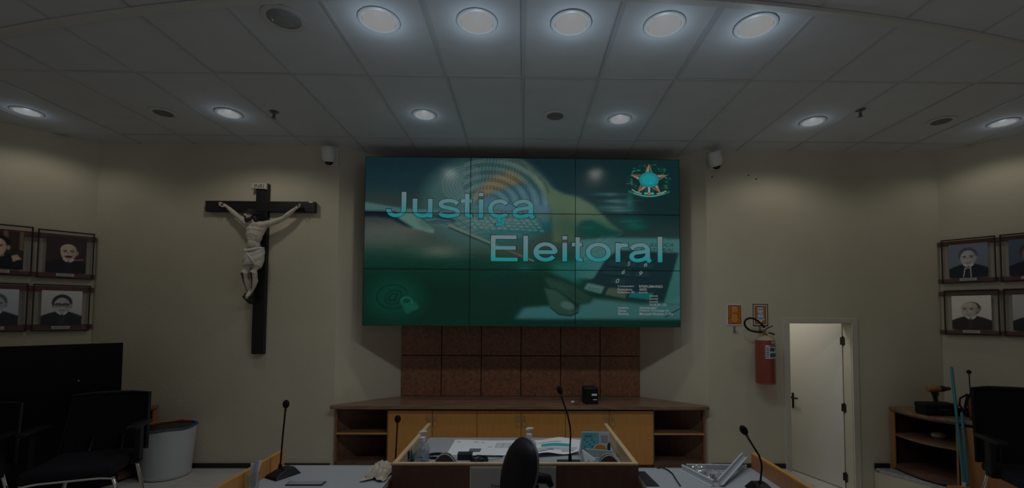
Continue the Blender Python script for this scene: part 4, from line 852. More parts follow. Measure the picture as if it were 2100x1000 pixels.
# ------------------------------------------------------------------ corner cabinets along the slanted walls
def corner_cabinet(s, label_top, label_cab, detailed):
    def m(p): return [(s*x, y) for x, y in p] if s > 0 else [(s*x+.13, y) for x, y in reversed(p)]
    n = Vector((.7846, .62)); d = Vector((.62, -.7846)); P3 = Vector((4.46, 4.22))
    curve = [(4.195, 5.005), (4.172, 4.86), (4.168, 4.74), (4.178, 4.63), (4.205, 4.545), (4.245, 4.475), (4.30, 4.415), (4.36, 4.343)]
    end = P3+d*1.45; endb = end+n*.72
    def inset(pts, k): return [(x+k, y-k*.15) for x, y in pts]
    top = curve+[tuple(end), tuple(endb), (4.86, 5.005)]
    ct = MB().prism(m(top), .668, .703).build('corner_counter_top', TOPWOOD, bevel=.004); tag(ct, label_top, 'counter')
    t = thing('corner_cabinet', label_cab, 'cabinet', (s*4.7, 4.5, 0)); rl = lambda mb: (setattr(mb, 'v', [(x-s*4.7, y-4.5, z) for x, y, z in mb.v]), mb)[1]
    cs = inset(curve, .025); dv = Vector((4.345, 4.38)); dvb = dv+n*.62          # divider between shelves and doors
    sh = cs[:-1]+[tuple(dv), tuple(dvb), (4.84, 4.995)]
    for z0, z1, nm, mt in ((.03, .075, 'bottom_board', DKWOOD), (.395, .412, 'shelf', M('mid_brown_shelf')), (.650, .667, 'top_board', DKWOOD)):
        rl(MB().prism(m(sh), z0, z1)).build(nm, mt, t)
    rl(MB().prism(m([(4.207, 4.945), (4.218, 4.945), (4.218, 5.0), (4.207, 5.0)]), .03, .66)).build('end_board', M('brown_wood_laminate'), t)
    rl(MB().prism(m([tuple(dv), tuple(dv+d*.016), tuple(dvb+d*.016), tuple(dvb)]), .03, .66)).build('divider', M('brown_wood_laminate'), t)
    rl(MB().prism(m([(4.215, 4.985), (4.82, 4.985), (4.82, 5.0), (4.215, 5.0)]), .05, .66)).build('back_board', DKIN, t)
    rl(MB().prism(m([tuple(dvb-n*.01), (4.79, 4.985), (4.82, 4.99), tuple(dvb)]), .05, .66)).build('back_board', DKIN, t)
    f0 = dv+d*.02
    rl(MB().prism(m([tuple(f0+n*.03), tuple(dv+d*1.42+n*.03), tuple(dv+d*1.42+n*.6), tuple(f0+n*.6)]), .05, .655)).build('carcass', DKIN, t)
    for k in range(3):
        a, b = f0+d*(.006+.465*k), f0+d*(.462+.465*k)
        o = rl(MB().prism(m([tuple(a), tuple(b), tuple(b+n*.02), tuple(a+n*.02)]), .055, .640)).build('door', M('brown_wood_laminate'), t)
        if k and s > 0: q = a+d*.03; mb = MB().tube([(s*q.x, q.y, .50), (s*(q.x-.02), q.y-.02, .51), (s*(q.x-.02), q.y-.02, .59), (s*q.x, q.y, .60)], .005, 6); rl(mb).build('handle', CHROME, o, smooth=50)
corner_cabinet(1, 'dark wooden counter top with rounded end at the right wall', 'corner cabinet with rounded open shelves and brown doors, right of the door', True)
corner_cabinet(-1, 'dark wooden counter top at the left, mostly behind the black screen', 'corner cabinet at the left wall, behind the black screen and chair', False)

# ------------------------------------------------------------------ black panel, waste bin at the left
t = thing('freestanding_screen', 'tall glossy black free-standing screen behind the left office chairs', 'screen', (-3.945, 4.40, 0), 0)
PB = M('glossy_black_panel', (.004, .004, .005), .35, spec=.18); d = Vector((-.62, -.7846, 0)); n = Vector((.7846, -.62, 0))
def pq(u, w): q = d*u+n*w; return (q.x, q.y)
MB().prism([pq(0, -.03), pq(0, .0), pq(1.75, .0), pq(1.75, -.03)], .06, 1.43).build('screen_sheet', PB, t, bevel=.003)
for u in (.12, .9, 1.6): MB().prism([pq(u, -.10), pq(u+.05, -.10), pq(u+.05, .10), pq(u, .10)], 0, .06).build('foot', PB, t)
for u, z in ((.30, 1.09), (.82, 1.13), (.55, .60)):
    q = d*u+n*.002; MB().ball((q.x, q.y, z), .006, 8, 6).build('screw_head', M('screw_steel', (.6, .6, .6), .3, .8), t)
t = thing('waste_bin', 'tall white plastic waste bin with an orange-rimmed bag, beside the left chair', 'waste bin', (-3.775, 4.785, 0))
BINW = M('white_bin_plastic', (.56, .58, .62), .4); prof = [(.001, .0), (.185, .0), (.205, .012), (.208, .03), (.228, .30), (.245, .50), (.248, .515), (.240, .515), (.222, .30), (.200, .03), (.001, .02)]
MB().lathe(prof, 40).build('bin_body', BINW, t, smooth=40)
MB().lathe([(.209, .028), (.2125, .034), (.211, .040)], 40).build('base_ridge', BINW, t, smooth=60)
ra = lambda a, r=.247, z=.518: (r*math.cos(a), r*math.sin(a), z+.006*math.sin(5*a))
MB().tube([ra(a) for a in np.linspace(D(75), D(265), 24)], .012, 8).tube([ra(a, .236, .53) for a in np.linspace(D(95), D(250), 20)], .008, 8).build('orange_bag_rim', M('orange_rag', (.42, .18, .04), .6), t, smooth=60)
MB().tube([ra(a, .245, .520) for a in np.linspace(D(-92), D(72), 22)], .012, 8).build('teal_bag_rim', M('teal_bag', (.03, .10, .13), .4), t, smooth=60)
MB().lathe([(.238, .515), (.20, .47), (.10, .43), (.001, .42)], 30).build('black_bag_lining', M('black_bag', (.008, .009, .011), .35), t, smooth=60)

# ------------------------------------------------------------------ office chairs
def rbox(x0, x1, y0, y1, z0, z1, r=.04): return MB().box(x0, x1, y0, y1, z0, z1)
def visitor_chair(loc, rz, label, sc, bh):
    t = thing('office_chair', label, 'chair', loc, rz, 'black office chairs'); t.scale = (sc, sc, sc)
    MB().box(-.25, .25, -.25, .23, .445, .525).build('seat', BLACKS, t, smooth=50, bevel=.035, seg=4)
    vs = []; fs = []; nx, nz = 12, 12                       # curved mesh back
    for w in (0, .022):
        for j in range(nz+1):
            for i in range(nx+1):
                u = -1+2*i/nx; v = j/nz; x = u*(.258-.022*v); z = .505+(bh+.055)*v
                vs.append((x, .235+.085*v-.045*(1-u*u)*0+.035*(1-u*u)+w, z))
    q = (nx+1)*(nz+1)
    for j in range(nz):
        for i in range(nx):
            a = j*(nx+1)+i; fs += [(a, a+1, a+nx+2, a+nx+1), (a+q, a+q+nx+1, a+q+nx+2, a+q+1)]
    for j in range(nz): a = j*(nx+1); b = a+nx; fs += [(a, a+nx+1, a+q+nx+1, a+q), (b, b+q, b+q+nx+1, b+nx+1)]
    for i in range(nx): a = i; b = nz*(nx+1)+i; fs += [(a, a+q, a+q+1, a+1), (b, b+1, b+q+1, b+q)]
    MB().add(vs, fs).build('backrest', BLACKM, t, smooth=40)
    edge = [(-.258+.0, .235, .505), (-.236, .32, .56+bh), (-.12, .347, .565+bh), (0, .355, .565+bh), (.12, .347, .565+bh), (.236, .32, .56+bh), (.258, .235, .505)]
    MB().tube(edge, .013, 8).build('back_frame', BLACKP, t, smooth=60)
    MB().tube([(-.1, .1, .455), (-.1, .24, .47), (-.09, .285, .62)], .014, 8).tube([(.1, .1, .455), (.1, .24, .47), (.09, .285, .62)], .014, 8).build('back_support', BLACKP, t, smooth=60)
    for s in (-1, 1):
        MB().box(s*.29-.036, s*.29+.036, -.13, .14, .725, .755).build('armrest', BLACKP, t, smooth=50, bevel=.012, seg=3)
        MB().box(s*.29-.017, s*.29+.017, -.02, .05, .47, .726).obox((s*.262, .015, .475), (.09, .07, .03)).build('arm_post', BLACKP, t, bevel=.006)
        MB().tube([(s*.16, -.20, .437), (s*.24, -.215, .43), (s*.262, -.235, .38), (s*.27, -.27, .02), (s*.27, -.24, .014), (s*.27, .25, .014), (s*.268, .262, .03)], .0125, 10).build('sled_leg', CHROME, t, smooth=60)
    MB().tube([(-.17, -.20, .437), (.17, -.20, .437)], .0125, 8).build('cross_bar', CHROME, t, smooth=60)
    for q in (-1, 1): MB().tube([(q*.268, .262, .03), (q*.2, .23, .43), (q*.1, .2, .44)], .0125, 8).build('rear_strut', CHROME, t, smooth=60)
visitor_chair((-3.43, 3.55, 0), .36, 'black mesh-back office chair beside the white waste bin', 1.10, .37)
visitor_chair((-4.14, 3.20, 0), .36, 'black mesh-back office chair cut by the left edge of the photo', 1.08, .36)
visitor_chair((3.94, 3.30, 0), -.34, 'black mesh-back office chair at the right edge beside the blue poles', 1.05, .515)
t = thing('swivel_chair', 'black swivel chair with a rounded back in front of the central desk', 'chair', (.20, 2.31, 0), 2.02)
vs = []; n1, n2 = 40, 9
for w in (0, .045):
    for j in range(n2+1):
        r = j/n2
        for k in range(n1):
            a = 2*PI*k/n1; x = r*.160*math.copysign(abs(math.cos(a))**.78, math.cos(a)); z = r*.165*math.copysign(abs(math.sin(a))**.9, math.sin(a))
            bul = .045*(1-r*r)**.5 if w else 0
            vs.append((x*(1-.30*(z < 0)*abs(z)/.165), .235-.02*(1-r*r)-.35*x*x+w*(1-r**6*.55)+bul*.6-.30*z, .935+z))
fs = []; q = (n2+1)*n1
for j in range(n2):
    for k in range(n1):
        a, b, c, e = j*n1+k, j*n1+(k+1) % n1, (j+1)*n1+(k+1) % n1, (j+1)*n1+k; fs += [(a, e, c, b), (a+q, b+q, c+q, e+q)]
for k in range(n1): a, b = n2*n1+k, n2*n1+(k+1) % n1; fs.append((a, a+q, b+q, b))
MB().add(vs, fs).build('backrest', M('black_moulded_shell', (.010, .010, .013), .45, spec=.18), t, smooth=60)
MB().tube([(.159*math.copysign(abs(math.cos(a))**.78, math.cos(a))*(1-.30*max(0, -math.sin(a))), .240-.35*(.159*math.cos(a))**2-.30*.164*math.copysign(abs(math.sin(a))**.9, math.sin(a)), .935+.164*math.copysign(abs(math.sin(a))**.9, math.sin(a))) for a in np.linspace(0, 2*PI, 41)[:-1]], .006, 6, True).build('edge_piping', M('grey_piping', (.10, .10, .105), .5), t, smooth=60)
MB().tube([(0, .0, .44), (0, .22, .46), (0, .29, .60), (0, .262, .86)], [.03, .03, .026, .010], 10).build('back_support', BLACKP, t, smooth=60)
MB().lathe([(.001, .46), (.20, .46), (.235, .48), (.24, .51), (.215, .535), (.001, .54)], 32).build('seat', BLACKS, t, smooth=60)
for s in (-1, 1):
    MB().tube([(s*.20, .02, .47), (s*.23, .05, .52), (s*.235, .06, .66), (s*.23, .02, .77)], .018, 8).build('arm_post', BLACKP, t, smooth=60)
    MB().tube([(s*.23, .13, .75), (s*.235, .09, .80), (s*.232, .02, .808), (s*.226, -.05, .79), (s*.22, -.07, .75)], [.018, .030, .032, .028, .016], 10).build('armrest', BLACKP, t, smooth=60)
MB().lathe([(.03, .09), (.03, .30), (.02, .30), (.02, .46)], 14).build('gas_lift', CHROME, t, smooth=40)
for k in range(5):
    a = 2*PI*k/5; MB().tube([(0, 0, .10), (.28*math.cos(a), .28*math.sin(a), .065)], [.03, .018], 8).build('base_leg', BLACKP, t, smooth=50); MB().ball((.28*math.cos(a), .28*math.sin(a), .030), (.024, .024, .030), 10, 8).build('caster', BLACKP, t, smooth=60)

# ------------------------------------------------------------------ desks
ZD = .70
t = thing('judge_desk', 'central desk with raised wooden sides and dark front panel', 'desk', (-.04, 3.2, 0)); ox, oy = -.04, 3.2
def R(x0, x1, y0, y1, z0, z1): return MB().box(x0-ox, x1-ox, y0-oy, y1-oy, z0, z1)
R(-.775, .695, 2.785, 3.69, ZD-.028, ZD).build('desk_top', GREYTOP, t)
R(-.775, .695, 3.69, 3.70, ZD-.030, ZD+.002).build('back_edging', M('pale_edging', (.52, .52, .49), .4), t)
R(-.805, .725, 2.760, 2.785, .02, .792).build('front_panel', M('very_dark_wood', (.085, .042, .030), .45, wood=(.13, .062, .042), vscale=5, streak=(5, 5, 1)), t)
R(-.805, .725, 2.758, 2.787, .792, .803).build('front_rim', LTEDGE, t)
for xa, xb in ((-.802, -.778), (.698, .722)):
    R(xa, xb, 2.785, 3.775, .02, .792).build('side_panel', INNERW, t); R(xa-.002, xb+.002, 2.785, 3.777, .792, .803).build('side_rim', LTEDGE, t)
t = thing('name_board', 'pale grey name board fixed to the front of the central desk', 'sign', (-.055, 2.758, .60))
MB().box(-.265, .265, -.008, 0, 0, .182).build('board', M('brushed_pale_board', (.46, .48, .51), .45, var=.1, vscale=3), t)
MB().box(-.267, .267, -.011, 0, .176, .186).box(-.267, -.262, -.011, 0, 0, .18).build('board_frame', M('aluminium', (.6, .6, .6), .35, .6), t)
text_mesh('board_text', 'Des. Seba', INK, t, (-.135, -.0095, .062), (1, 0, 0), (0, 0, 1), .128, .017, offset=.012)
def side_desk(s, xa, xb, xp, y1, label):
    t = thing('side_desk', label, 'desk', ((xa+xb)/2, 2.5, 0)); ox = (xa+xb)/2
    def R(x0, x1, y0, y1_, z0, z1): return MB().box(x0-ox, x1-ox, y0-2.5, y1_-2.5, z0, z1)
    R(xa, xb, 1.7, y1, ZD-.028, ZD).build('desk_top', GREYTOP, t)
    R(xa, xb, y1, y1+.006, ZD-.03, ZD+.002).build('back_edging', M('pale_edging'), t)
    R(min(xp, xp+s*.024), max(xp, xp+s*.024), 1.7, y1+.006, .02, .793).build('side_panel', M('honey_wood_laminate') if s < 0 else M('brown_wood_laminate'), t)
    R(min(xp, xp+s*.024)-.001, max(xp, xp+s*.024)+.001, 1.7, y1+.007, .793, .803).build('side_rim', M('honey_wood_laminate'), t)
    q = xb-.02 if s < 0 else xa
    R(q, q+.02, 1.8, y1-.05, .02, ZD-.03).build('leg_panel', M('brown_wood_laminate'), t)
side_desk(-1, -1.606, -.825, -1.607, 3.02, 'grey-topped desk left of the central desk')
side_desk(1, .745, 1.546, 1.547, 2.972, 'grey-topped desk right of the central desk')

# ------------------------------------------------------------------ microphones
FOAM = M('black_foam', (.010, .010, .011), .85, spec=.18, bump=.5, bscale=500)
def mic(loc, path, label, head=(.019, .019, .027), tilt=(0, 0, 0), base='wedge', r=.0055, rz=0.):
    t = thing('gooseneck_microphone', label, 'microphone', loc); L = Vector(loc); P = [Vector(p)-L for p in path]
    if base == 'wedge':
        vs = [(-.065, -.085, 0), (.065, -.085, 0), (.065, .085, 0), (-.065, .085, 0), (-.05, -.075, .018), (.05, -.075, .018), (.036, .055, .046), (-.036, .055, .046), (.036, .0, .046), (-.036, .0, .046)]
        MB().add(vs, [(0, 3, 2, 1), (0, 1, 5, 4), (4, 5, 8, 9), (9, 8, 6, 7), (1, 2, 6, 8, 5), (2, 3, 7, 6), (3, 0, 4, 9, 7)]).build('base', BLACKP, t, bevel=.006, seg=3, rot=(0, 0, rz))
    elif base == 'flat': MB().box(-.085, .080, -.045, .045, 0, .018).build('base', M('dark_green_grey_base', (.02, .028, .028), .4), t, bevel=.006)
    else: MB().lathe([(.001, 0), (.032, 0), (.030, .012), (.012, .022), (.001, .022)], 20).build('base', BLACKP, t, smooth=50)
    MB().tube(P, r, 8).build('gooseneck', BLACKP, t, smooth=60)
    MB().tube([P[0], P[0]+(P[1]-P[0])*.5], r*2.1, 10).build('stem_socket', BLACKP, t, smooth=50)
    dr_ = (P[-1]-P[-2]).normalized(); MB().tube([P[-1]-dr_*.028, P[-1]-dr_*.010], r*1.5, 8).build('collar_ring', M('copper_ring', (.14, .07, .04), .4, .6), t, smooth=50)
    MB().ball(P[-1]+dr_*(head[2]*.7), head, 18, 12, tilt).build('foam_head', FOAM, t, smooth=70)
mic((-1.515, 2.84, ZD), [(-1.545, 2.86, .735), (-1.541, 2.86, .79), (-1.532, 2.86, .95), (-1.519, 2.86, 1.125)], 'tall straight desk microphone on the left desk', (.020, .020, .027), base='wedge', r=.0052, rz=-.5)
mic((-.852, 2.965, ZD), [(-.850, 2.985, .715), (-.848, 2.99, .76), (-.846, 3.0, .90), (-.842, 3.0, 1.0)], 'straight microphone standing against the left side of the central desk', (.021, .021, .026), base='round', r=.005)
mic((.327, 3.06, ZD), [(.330, 3.06, .715), (.330, 3.06, .815), (.334, 3.06, .90), (.330, 3.06, .955), (.312, 3.06, 1.04), (.285, 3.06, 1.115), (.264, 3.06, 1.185)], 'curved gooseneck microphone on the central desk', (.020, .020, .031), (0, -.22, 0), 'flat', .0058)
mic((1.40, 2.58, ZD), [(1.395, 2.6, .735), (1.405, 2.6, .765), (1.413, 2.6, .83), (1.410, 2.6, .865), (1.397, 2.6, .905), (1.365, 2.6, .955), (1.338, 2.6, .998), (1.319, 2.6, 1.032)], 'bent gooseneck microphone on the right desk beside the white ceiling profiles', (.021, .021, .031), (0, -.55, 0), 'wedge', .0056)
mic((4.80, 4.66, .704), [(4.80, 4.66, .715), (4.80, 4.66, .76), (4.80, 4.665, .95), (4.80, 4.67, 1.125)], 'small microphone on the right counter behind the brown bag', (.021, .021, .022), base='round', r=.005)

# ------------------------------------------------------------------ things on the central desk
def bottle(x, y, label, txt):
    t = thing('sanitizer_bottle', label, 'bottle', (x, y, ZD), 0, 'hand gel bottles')
    CL = M_clear('bottle_plastic', (.86, .89, .92), .16, .10, .16, (.66, .70, .76)); sq = lambda pr: [(r, z) for r, z in pr]
    mb = MB().lathe([(.001, 0), (.046, 0), (.052, .006), (.052, .105), (.046, .125), (.030, .142), (.018, .150), (.018, .162), (.001, .162)], 28); mb.v = [(px*1.0, py*.72, pz) for px, py, pz in mb.v]
    mb.build('bottle_body', CL, t, smooth=40)
    mb = MB().lathe([(.001, .006), (.047, .008), (.047, .075), (.001, .076)], 24); mb.v = [(px, py*.68, pz) for px, py, pz in mb.v]; mb.build('gel', M_clear('clear_gel', (.80, .84, .88), .08, .1, .22, (.60, .64, .70)), t, smooth=40)
    MB().lathe([(.021, .152), (.021, .178), (.016, .182), (.007, .183), (.007, .200), (.001, .200)], 20).build('pump_collar', WHITEP, t, smooth=40)
    MB().tube([(-.020, 0, .205), (-.006, 0, .211), (.012, 0, .214), (.032, 0, .216)], [.010, .012, .010, .006], 10).build('pump_head', WHITEP, t, smooth=60)
    if txt:
        text_mesh('label_text', txt, M('teal_ink', (.02, .10, .12), .5), t, (-.012, -.0392, .093), (.96, 0, .05), (0, 0, 1), .048, .017)
        f = Flat((0, -.0385, 0), (1, 0, 0), (0, 0, 1)); f.rect(-.02, .012, .05, .055, (110, 80, 50)); f.rect(-.005, .035, .028, .031, (90, 100, 110), True); f.rect(-.005, .03, .018, .021, (90, 100, 110), True); f.build('label_print', PRINT, t)
bottle(-.690, 3.07, 'clear hand gel pump bottle at the left of the central desk', 'COPERALCOOL')
bottle(.048, 3.16, 'clear hand gel pump bottle behind the swivel chair back', '')
t = thing('pen_cup', 'small grey pen cup in the front left corner of the central desk', 'cup', (-.735, 2.955, ZD))
MB().lathe([(.001, 0), (.030, 0), (.032, .055), (.028, .055), (.027, .006), (.001, .006)], 20).build('cup', M('grey_cup', (.3, .31, .32), .4), t, smooth=40)
for x, h, c, lb in ((-.752, .112, (.02, .02, .022), 'black pen with light lower half standing in the pen cup'), (-.734, .120, (.03, .12, .18), 'blue pen standing in the pen cup'), (-.718, .100, (.01, .24, .17), 'green marker standing in the pen cup')):
    t = thing('pen', lb, 'pen', (x, 2.955, ZD+.007), 0, 'pens in the cup'); lo = (.4, .4, .4) if c[0] == .02 and c[2] < .03 else c
    MB().lathe([(.001, 0), (.0065, .002), (.0068, h*.55)], 10).build('barrel', M('pen_b%d' % int(1000*h), lo, .4), t, smooth=50); MB().lathe([(.0074, h*.55), (.0074, h*.92), (.004, h), (.001, h)], 10).build('cap', M('pen_c%d' % int(1000*h), c, .35), t, smooth=50)
def sheet(name, label, pts, amp, art, seed=1, z=.0015):
    t = thing(name, label, 'paper', (pts[0][0], pts[0][1], ZD)); c = np.mean(pts, 0); rs = random.Random(seed)
    (ax, ay), (bx_, by), (cx, cy), (dx, dy) = pts; nx, ny = 18, 10; vs = []; fs = []
    def P(u, v):
        x = (ax*(1-u)+bx_*u)*(1-v)+(dx*(1-u)+cx*u)*v; y = (ay*(1-u)+by*u)*(1-v)+(dy*(1-u)+cy*u)*v
        return x-pts[0][0], y-pts[0][1], z+amp*(.5+.5*math.sin(7*u+seed+2*v))*(.4+.6*abs(2*v-1))
    for w in (0, -.001):
        for j in range(ny+1):
            for i in range(nx+1): a = P(i/nx, j/ny); vs.append((a[0], a[1], a[2]+w))
    q = (nx+1)*(ny+1)
    for j in range(ny):
        for i in range(nx): a = j*(nx+1)+i; fs += [(a, a+nx+1, a+nx+2, a+1), (a+q, a+q+1, a+q+nx+2, a+q+nx+1)]
    MB().add(vs, fs).build('sheet', PAPER, t, smooth=60)
    mesh_v = []; mesh_f = []; cols = []
    for (u0, u1, v0, v1, col) in art:
        nn = max(1, int((u1-u0)*16)); b = len(mesh_v)
        for i in range(nn+1):
            for v in (v0, v1): a = P(u0+(u1-u0)*i/nn, v); mesh_v.append((a[0], a[1], a[2]+.0012)); cols.append((*lin(col), 1))
        mesh_f += [(b+2*i, b+2*i+1, b+2*i+3, b+2*i+2) for i in range(nn)]
    me = bpy.data.meshes.new('print'); me.from_pydata(mesh_v, [], mesh_f); at = me.color_attributes.new('Col', 'FLOAT_COLOR', 'POINT'); at.data.foreach_set('color', np.array(cols).ravel()); me.materials.append(PRINT)
    o = bpy.data.objects.new('print', me); COL.objects.link(o); o.parent = t; o['kind'] = 'stuff'
g = (120, 124, 132)
art = [(.30, .47, .58, .80, (110, 112, 122)), (.05, .10, .14, .17, g), (.30, .38, .13, .155, g), (.42, .46, .14, .165, g), (.95, .99, .08, .10, g)]
art += [(.66, .96, .20+.06*k, .212+.06*k, (168, 172, 180)) for k in range(6)]+[(x, x+.006, .2, .52, g) for x in (.66, .76, .86, .95)]+[(.55, .62, .46, .48, g)]
sheet('printed_paper', 'large white printed sheet with a grey block on the central desk', [(-.546, 3.630), (-.010, 3.610), (-.060, 3.225), (-.555, 3.245)], .004, art, 1)
art2 = [(.18, .80, .34, .50, (70, 170, 172)), (.10, .95, .56, .74, (196, 200, 206)), (.05, .30, .80, .86, (120, 120, 126)), (.30, .45, .70, .80, (120, 126, 132)), (.62, .90, .78, .84, (160, 164, 170)), (.1, .6, .24, .26, g)]
sheet('curled_magazine', 'open curled magazine with teal print behind the central microphone', [(.085, 3.590), (.475, 3.610), (.415, 3.255), (.075, 3.185)], .022, art2, 4, .012)
t = thing('cable_coil', 'coiled black cable lying on the central desk beside the white sheet', 'cable', (-.30, 3.10, ZD))
rs = random.Random(2); pts = []
for k in range(70): a = 2*PI*k/13.3; rr = 1+.22*math.sin(k*.9); pts.append((.058*rr*math.cos(a), .040*rr*math.sin(a), .008+.026*k/70+.004*math.sin(k*1.7)))
pts += [(.10, .05, .02), (.15, .09, .008), (.16, .11, .006)]
MB().tube(pts, .0042, 6).build('cable', M('dark_green_black_cable', (.008, .014, .015), .4), t, smooth=60)
t = thing('black_box', 'small dark blue box under the edge of the white sheet', 'box', (-.395, 3.16, ZD)); MB().box(-.06, .04, -.03, .03, 0, .036).build('box_body', M('dark_navy', (.010, .014, .024), .5), t, bevel=.003); MB().box(-.062, .042, -.032, .032, .036, .044).build('box_lid', M('dark_navy_lid', (.02, .03, .045), .45), t, bevel=.002)
t = thing('bead_bracelet', 'black beaded loop lying beside the left gel bottle', 'bracelet', (-.615, 3.20, ZD)); mb = MB(); mc = MB()
mb.tube([(.06*math.cos(a), .045*math.sin(a), .012) for a in np.linspace(0, 2*PI, 33)[:-1]], .009, 8, True); mb.build('band', BLACKP, t, smooth=60)
for k in range(5): mc.ball((-.03+.015*k, -.045, .020), .005, 8, 6)
mc.build('beads', WHITEP, t, smooth=60)
MOT = M('mottled_brown_stone', (.035, .026, .018), .5, wood=(.16, .12, .08), vscale=110); TRIMW = M('pale_grey_trim', (.42, .42, .43), .5)
def wavy(x, y, flip, label):
    t = thing('desk_ornament', label, 'ornament', (x, y, ZD))
    top = [(-.092, .0), (-.088, .025), (-.072, .054), (-.045, .076), (-.015, .084), (.012, .076), (.034, .056), (.052, .034), (.075, .022), (.098, .026)]
    top = [(u, v*1.16) for u, v in top]; poly = top+[(.098, .0)]
    MB().extr([(u, v) for u, v in poly], -.02, .02, lambda u, v, w: (u, w, v)).build('mottled_body', MOT, t)
    for yy in (-.018, .018): MB().tube([(u, yy, v+.004) for u, v in top[1:]], .0036, 6).build('pale_edge', TRIMW, t, smooth=60)
wavy(-.495, 2.965, 1, 'mottled brown arched ornament beside the left gel bottle on the central desk')
wavy(.590, 2.945, 1, 'mottled brown arched ornament in front of the desk calendar')
t = thing('desk_calendar', 'small spiral-bound standing calendar on the central desk', 'calendar', (.532, 3.22, ZD))
A = .34; up = (0, math.sin(A), math.cos(A)); W2, Hh = .101, .188
MB().add([(-W2, -.065, 0), (W2, -.065, 0), (W2, 0, .178), (-W2, 0, .178), (-W2, -.062, 0), (W2, -.062, 0), (W2, .003, .178), (-W2, .003, .178)], [(0, 1, 2, 3), (4, 7, 6, 5), (0, 4, 5, 1), (3, 2, 6, 7), (0, 3, 7, 4), (1, 5, 6, 2)]).build('front_page', PAPER, t)
MB().add([(-W2, .075, 0), (W2, .075, 0), (W2, .004, .178), (-W2, .004, .178), (-W2, .072, 0), (W2, .072, 0), (W2, .001, .178), (-W2, .001, .178)], [(0, 1, 2, 3), (4, 7, 6, 5), (0, 4, 5, 1), (3, 2, 6, 7), (0, 3, 7, 4), (1, 5, 6, 2)]).build('back_board', PAPER, t)
f = Flat((0, -.0655, .0), (1, 0, 0), up); f.rect(-W2, W2, .0, .186, (176, 178, 194)); f.rect(-W2, .022, .05, .183, (84, 158, 172)); f.rect(-W2, .022, .02, .05, (110, 170, 176), True)
for r in range(4):
    for c in range(6): f.rect(-.085+.017*c, -.075+.017*c, .082+.016*r, .090+.016*r, (120, 184, 188) if (r+c) % 3 else (48, 104, 116), same=(r+c) > 0)
for k in range(6): f.rect(.036, .088, .115+.009*k, .119+.009*k, (146, 148, 164), same=k > 0)
f.poly([(.028+.052*math.cos(a), .064+.044*math.sin(a)) for a in np.linspace(0, PI, 16)], (204, 200, 204)); f.poly([(.028+.046*math.cos(a), .062+.040*math.sin(a)) for a in np.linspace(0, PI, 16)], (196, 122, 44))
f.rect(-.02, .075, .02, .062, (196, 122, 44)); f.poly([(.101, .03), (.101, .118), (.085, .108), (.078, .085), (.078, .03)], (34, 46, 62)); f.build('page_print', PRINT, t)
text_mesh('month_text', 'agosto', INK, t, (-.082, -.0660+.150*up[1]-.0045, .150*up[2]+.002), (1, 0, 0), up, .055, .018, shear=.3)
mb = MB()
for k in range(17): x = -.095+.0119*k; mb.tube([(x, .002+.007*math.cos(a), .178+.007*math.sin(a)) for a in np.linspace(0, 2*PI, 9)[:-1]], .0014, 4, True)
mb.build('spiral_binding', CHROME, t, smooth=60)
t = thing('green_booklet', 'dark green booklet leaning in front of the desk calendar', 'booklet', (.545, 3.05, ZD))
GB = M('dark_green_cover', (.010, .055, .055), .35, var=.5, vscale=26); MB().add([(-.085, -.075, .0), (.118, -.075, .0), (.095, .03, .082), (-.105, .03, .100), (-.085, -.060, .0), (.118, -.060, .0), (.095, .042, .080), (-.105, .042, .098)], [(0, 1, 2, 3), (4, 7, 6, 5), (0, 4, 5, 1), (3, 2, 6, 7), (0, 3, 7, 4), (1, 5, 6, 2)]).build('cover', GB, t)
MB().add([(-.100, .022, .094), (.092, .022, .076), (.094, .031, .084), (-.104, .031, .102), (-.100, .040, .092), (.092, .040, .074)], [(0, 1, 2, 3), (3, 2, 5, 4), (0, 4, 5, 1)]).build('pale_page_edge', M('teal_page', (.05, .19, .20), .4), t)
mb = MB()
for k in range(4): mb.obox((-.045+.004*k, -.022-.012*k, .052-.009*k), (.05, .003, .004), (-.66, 0, .0))
mb.build('cover_lettering', PAPER, t)
t = thing('folded_leaflet', 'folded white leaflet standing left of the dark green booklet', 'leaflet', (.435, 3.02, ZD)); MB().add([(0, .0, 0), (.07, -.035, 0), (.06, -.03, .055), (-.02, .05, .095), (-.025, .10, 0), (.004, .002, 0), (.073, -.033, 0), (.063, -.028, .055), (-.016, .052, .095), (-.021, .102, 0)], [(0, 1, 2, 3), (0, 3, 4), (5, 8, 7, 6), (5, 9, 8), (2, 7, 8, 3), (1, 6, 7, 2), (3, 8, 9, 4)]).build('leaflet_page', PAPER, t); MB().add([(.005, -.004, .002), (.035, -.019, .002), (.03, -.017, .03), (.0, .0, .03)], [(0, 1, 2, 3)]).build('leaflet_print', M('grey_print', (.3, .32, .35), .6), t)

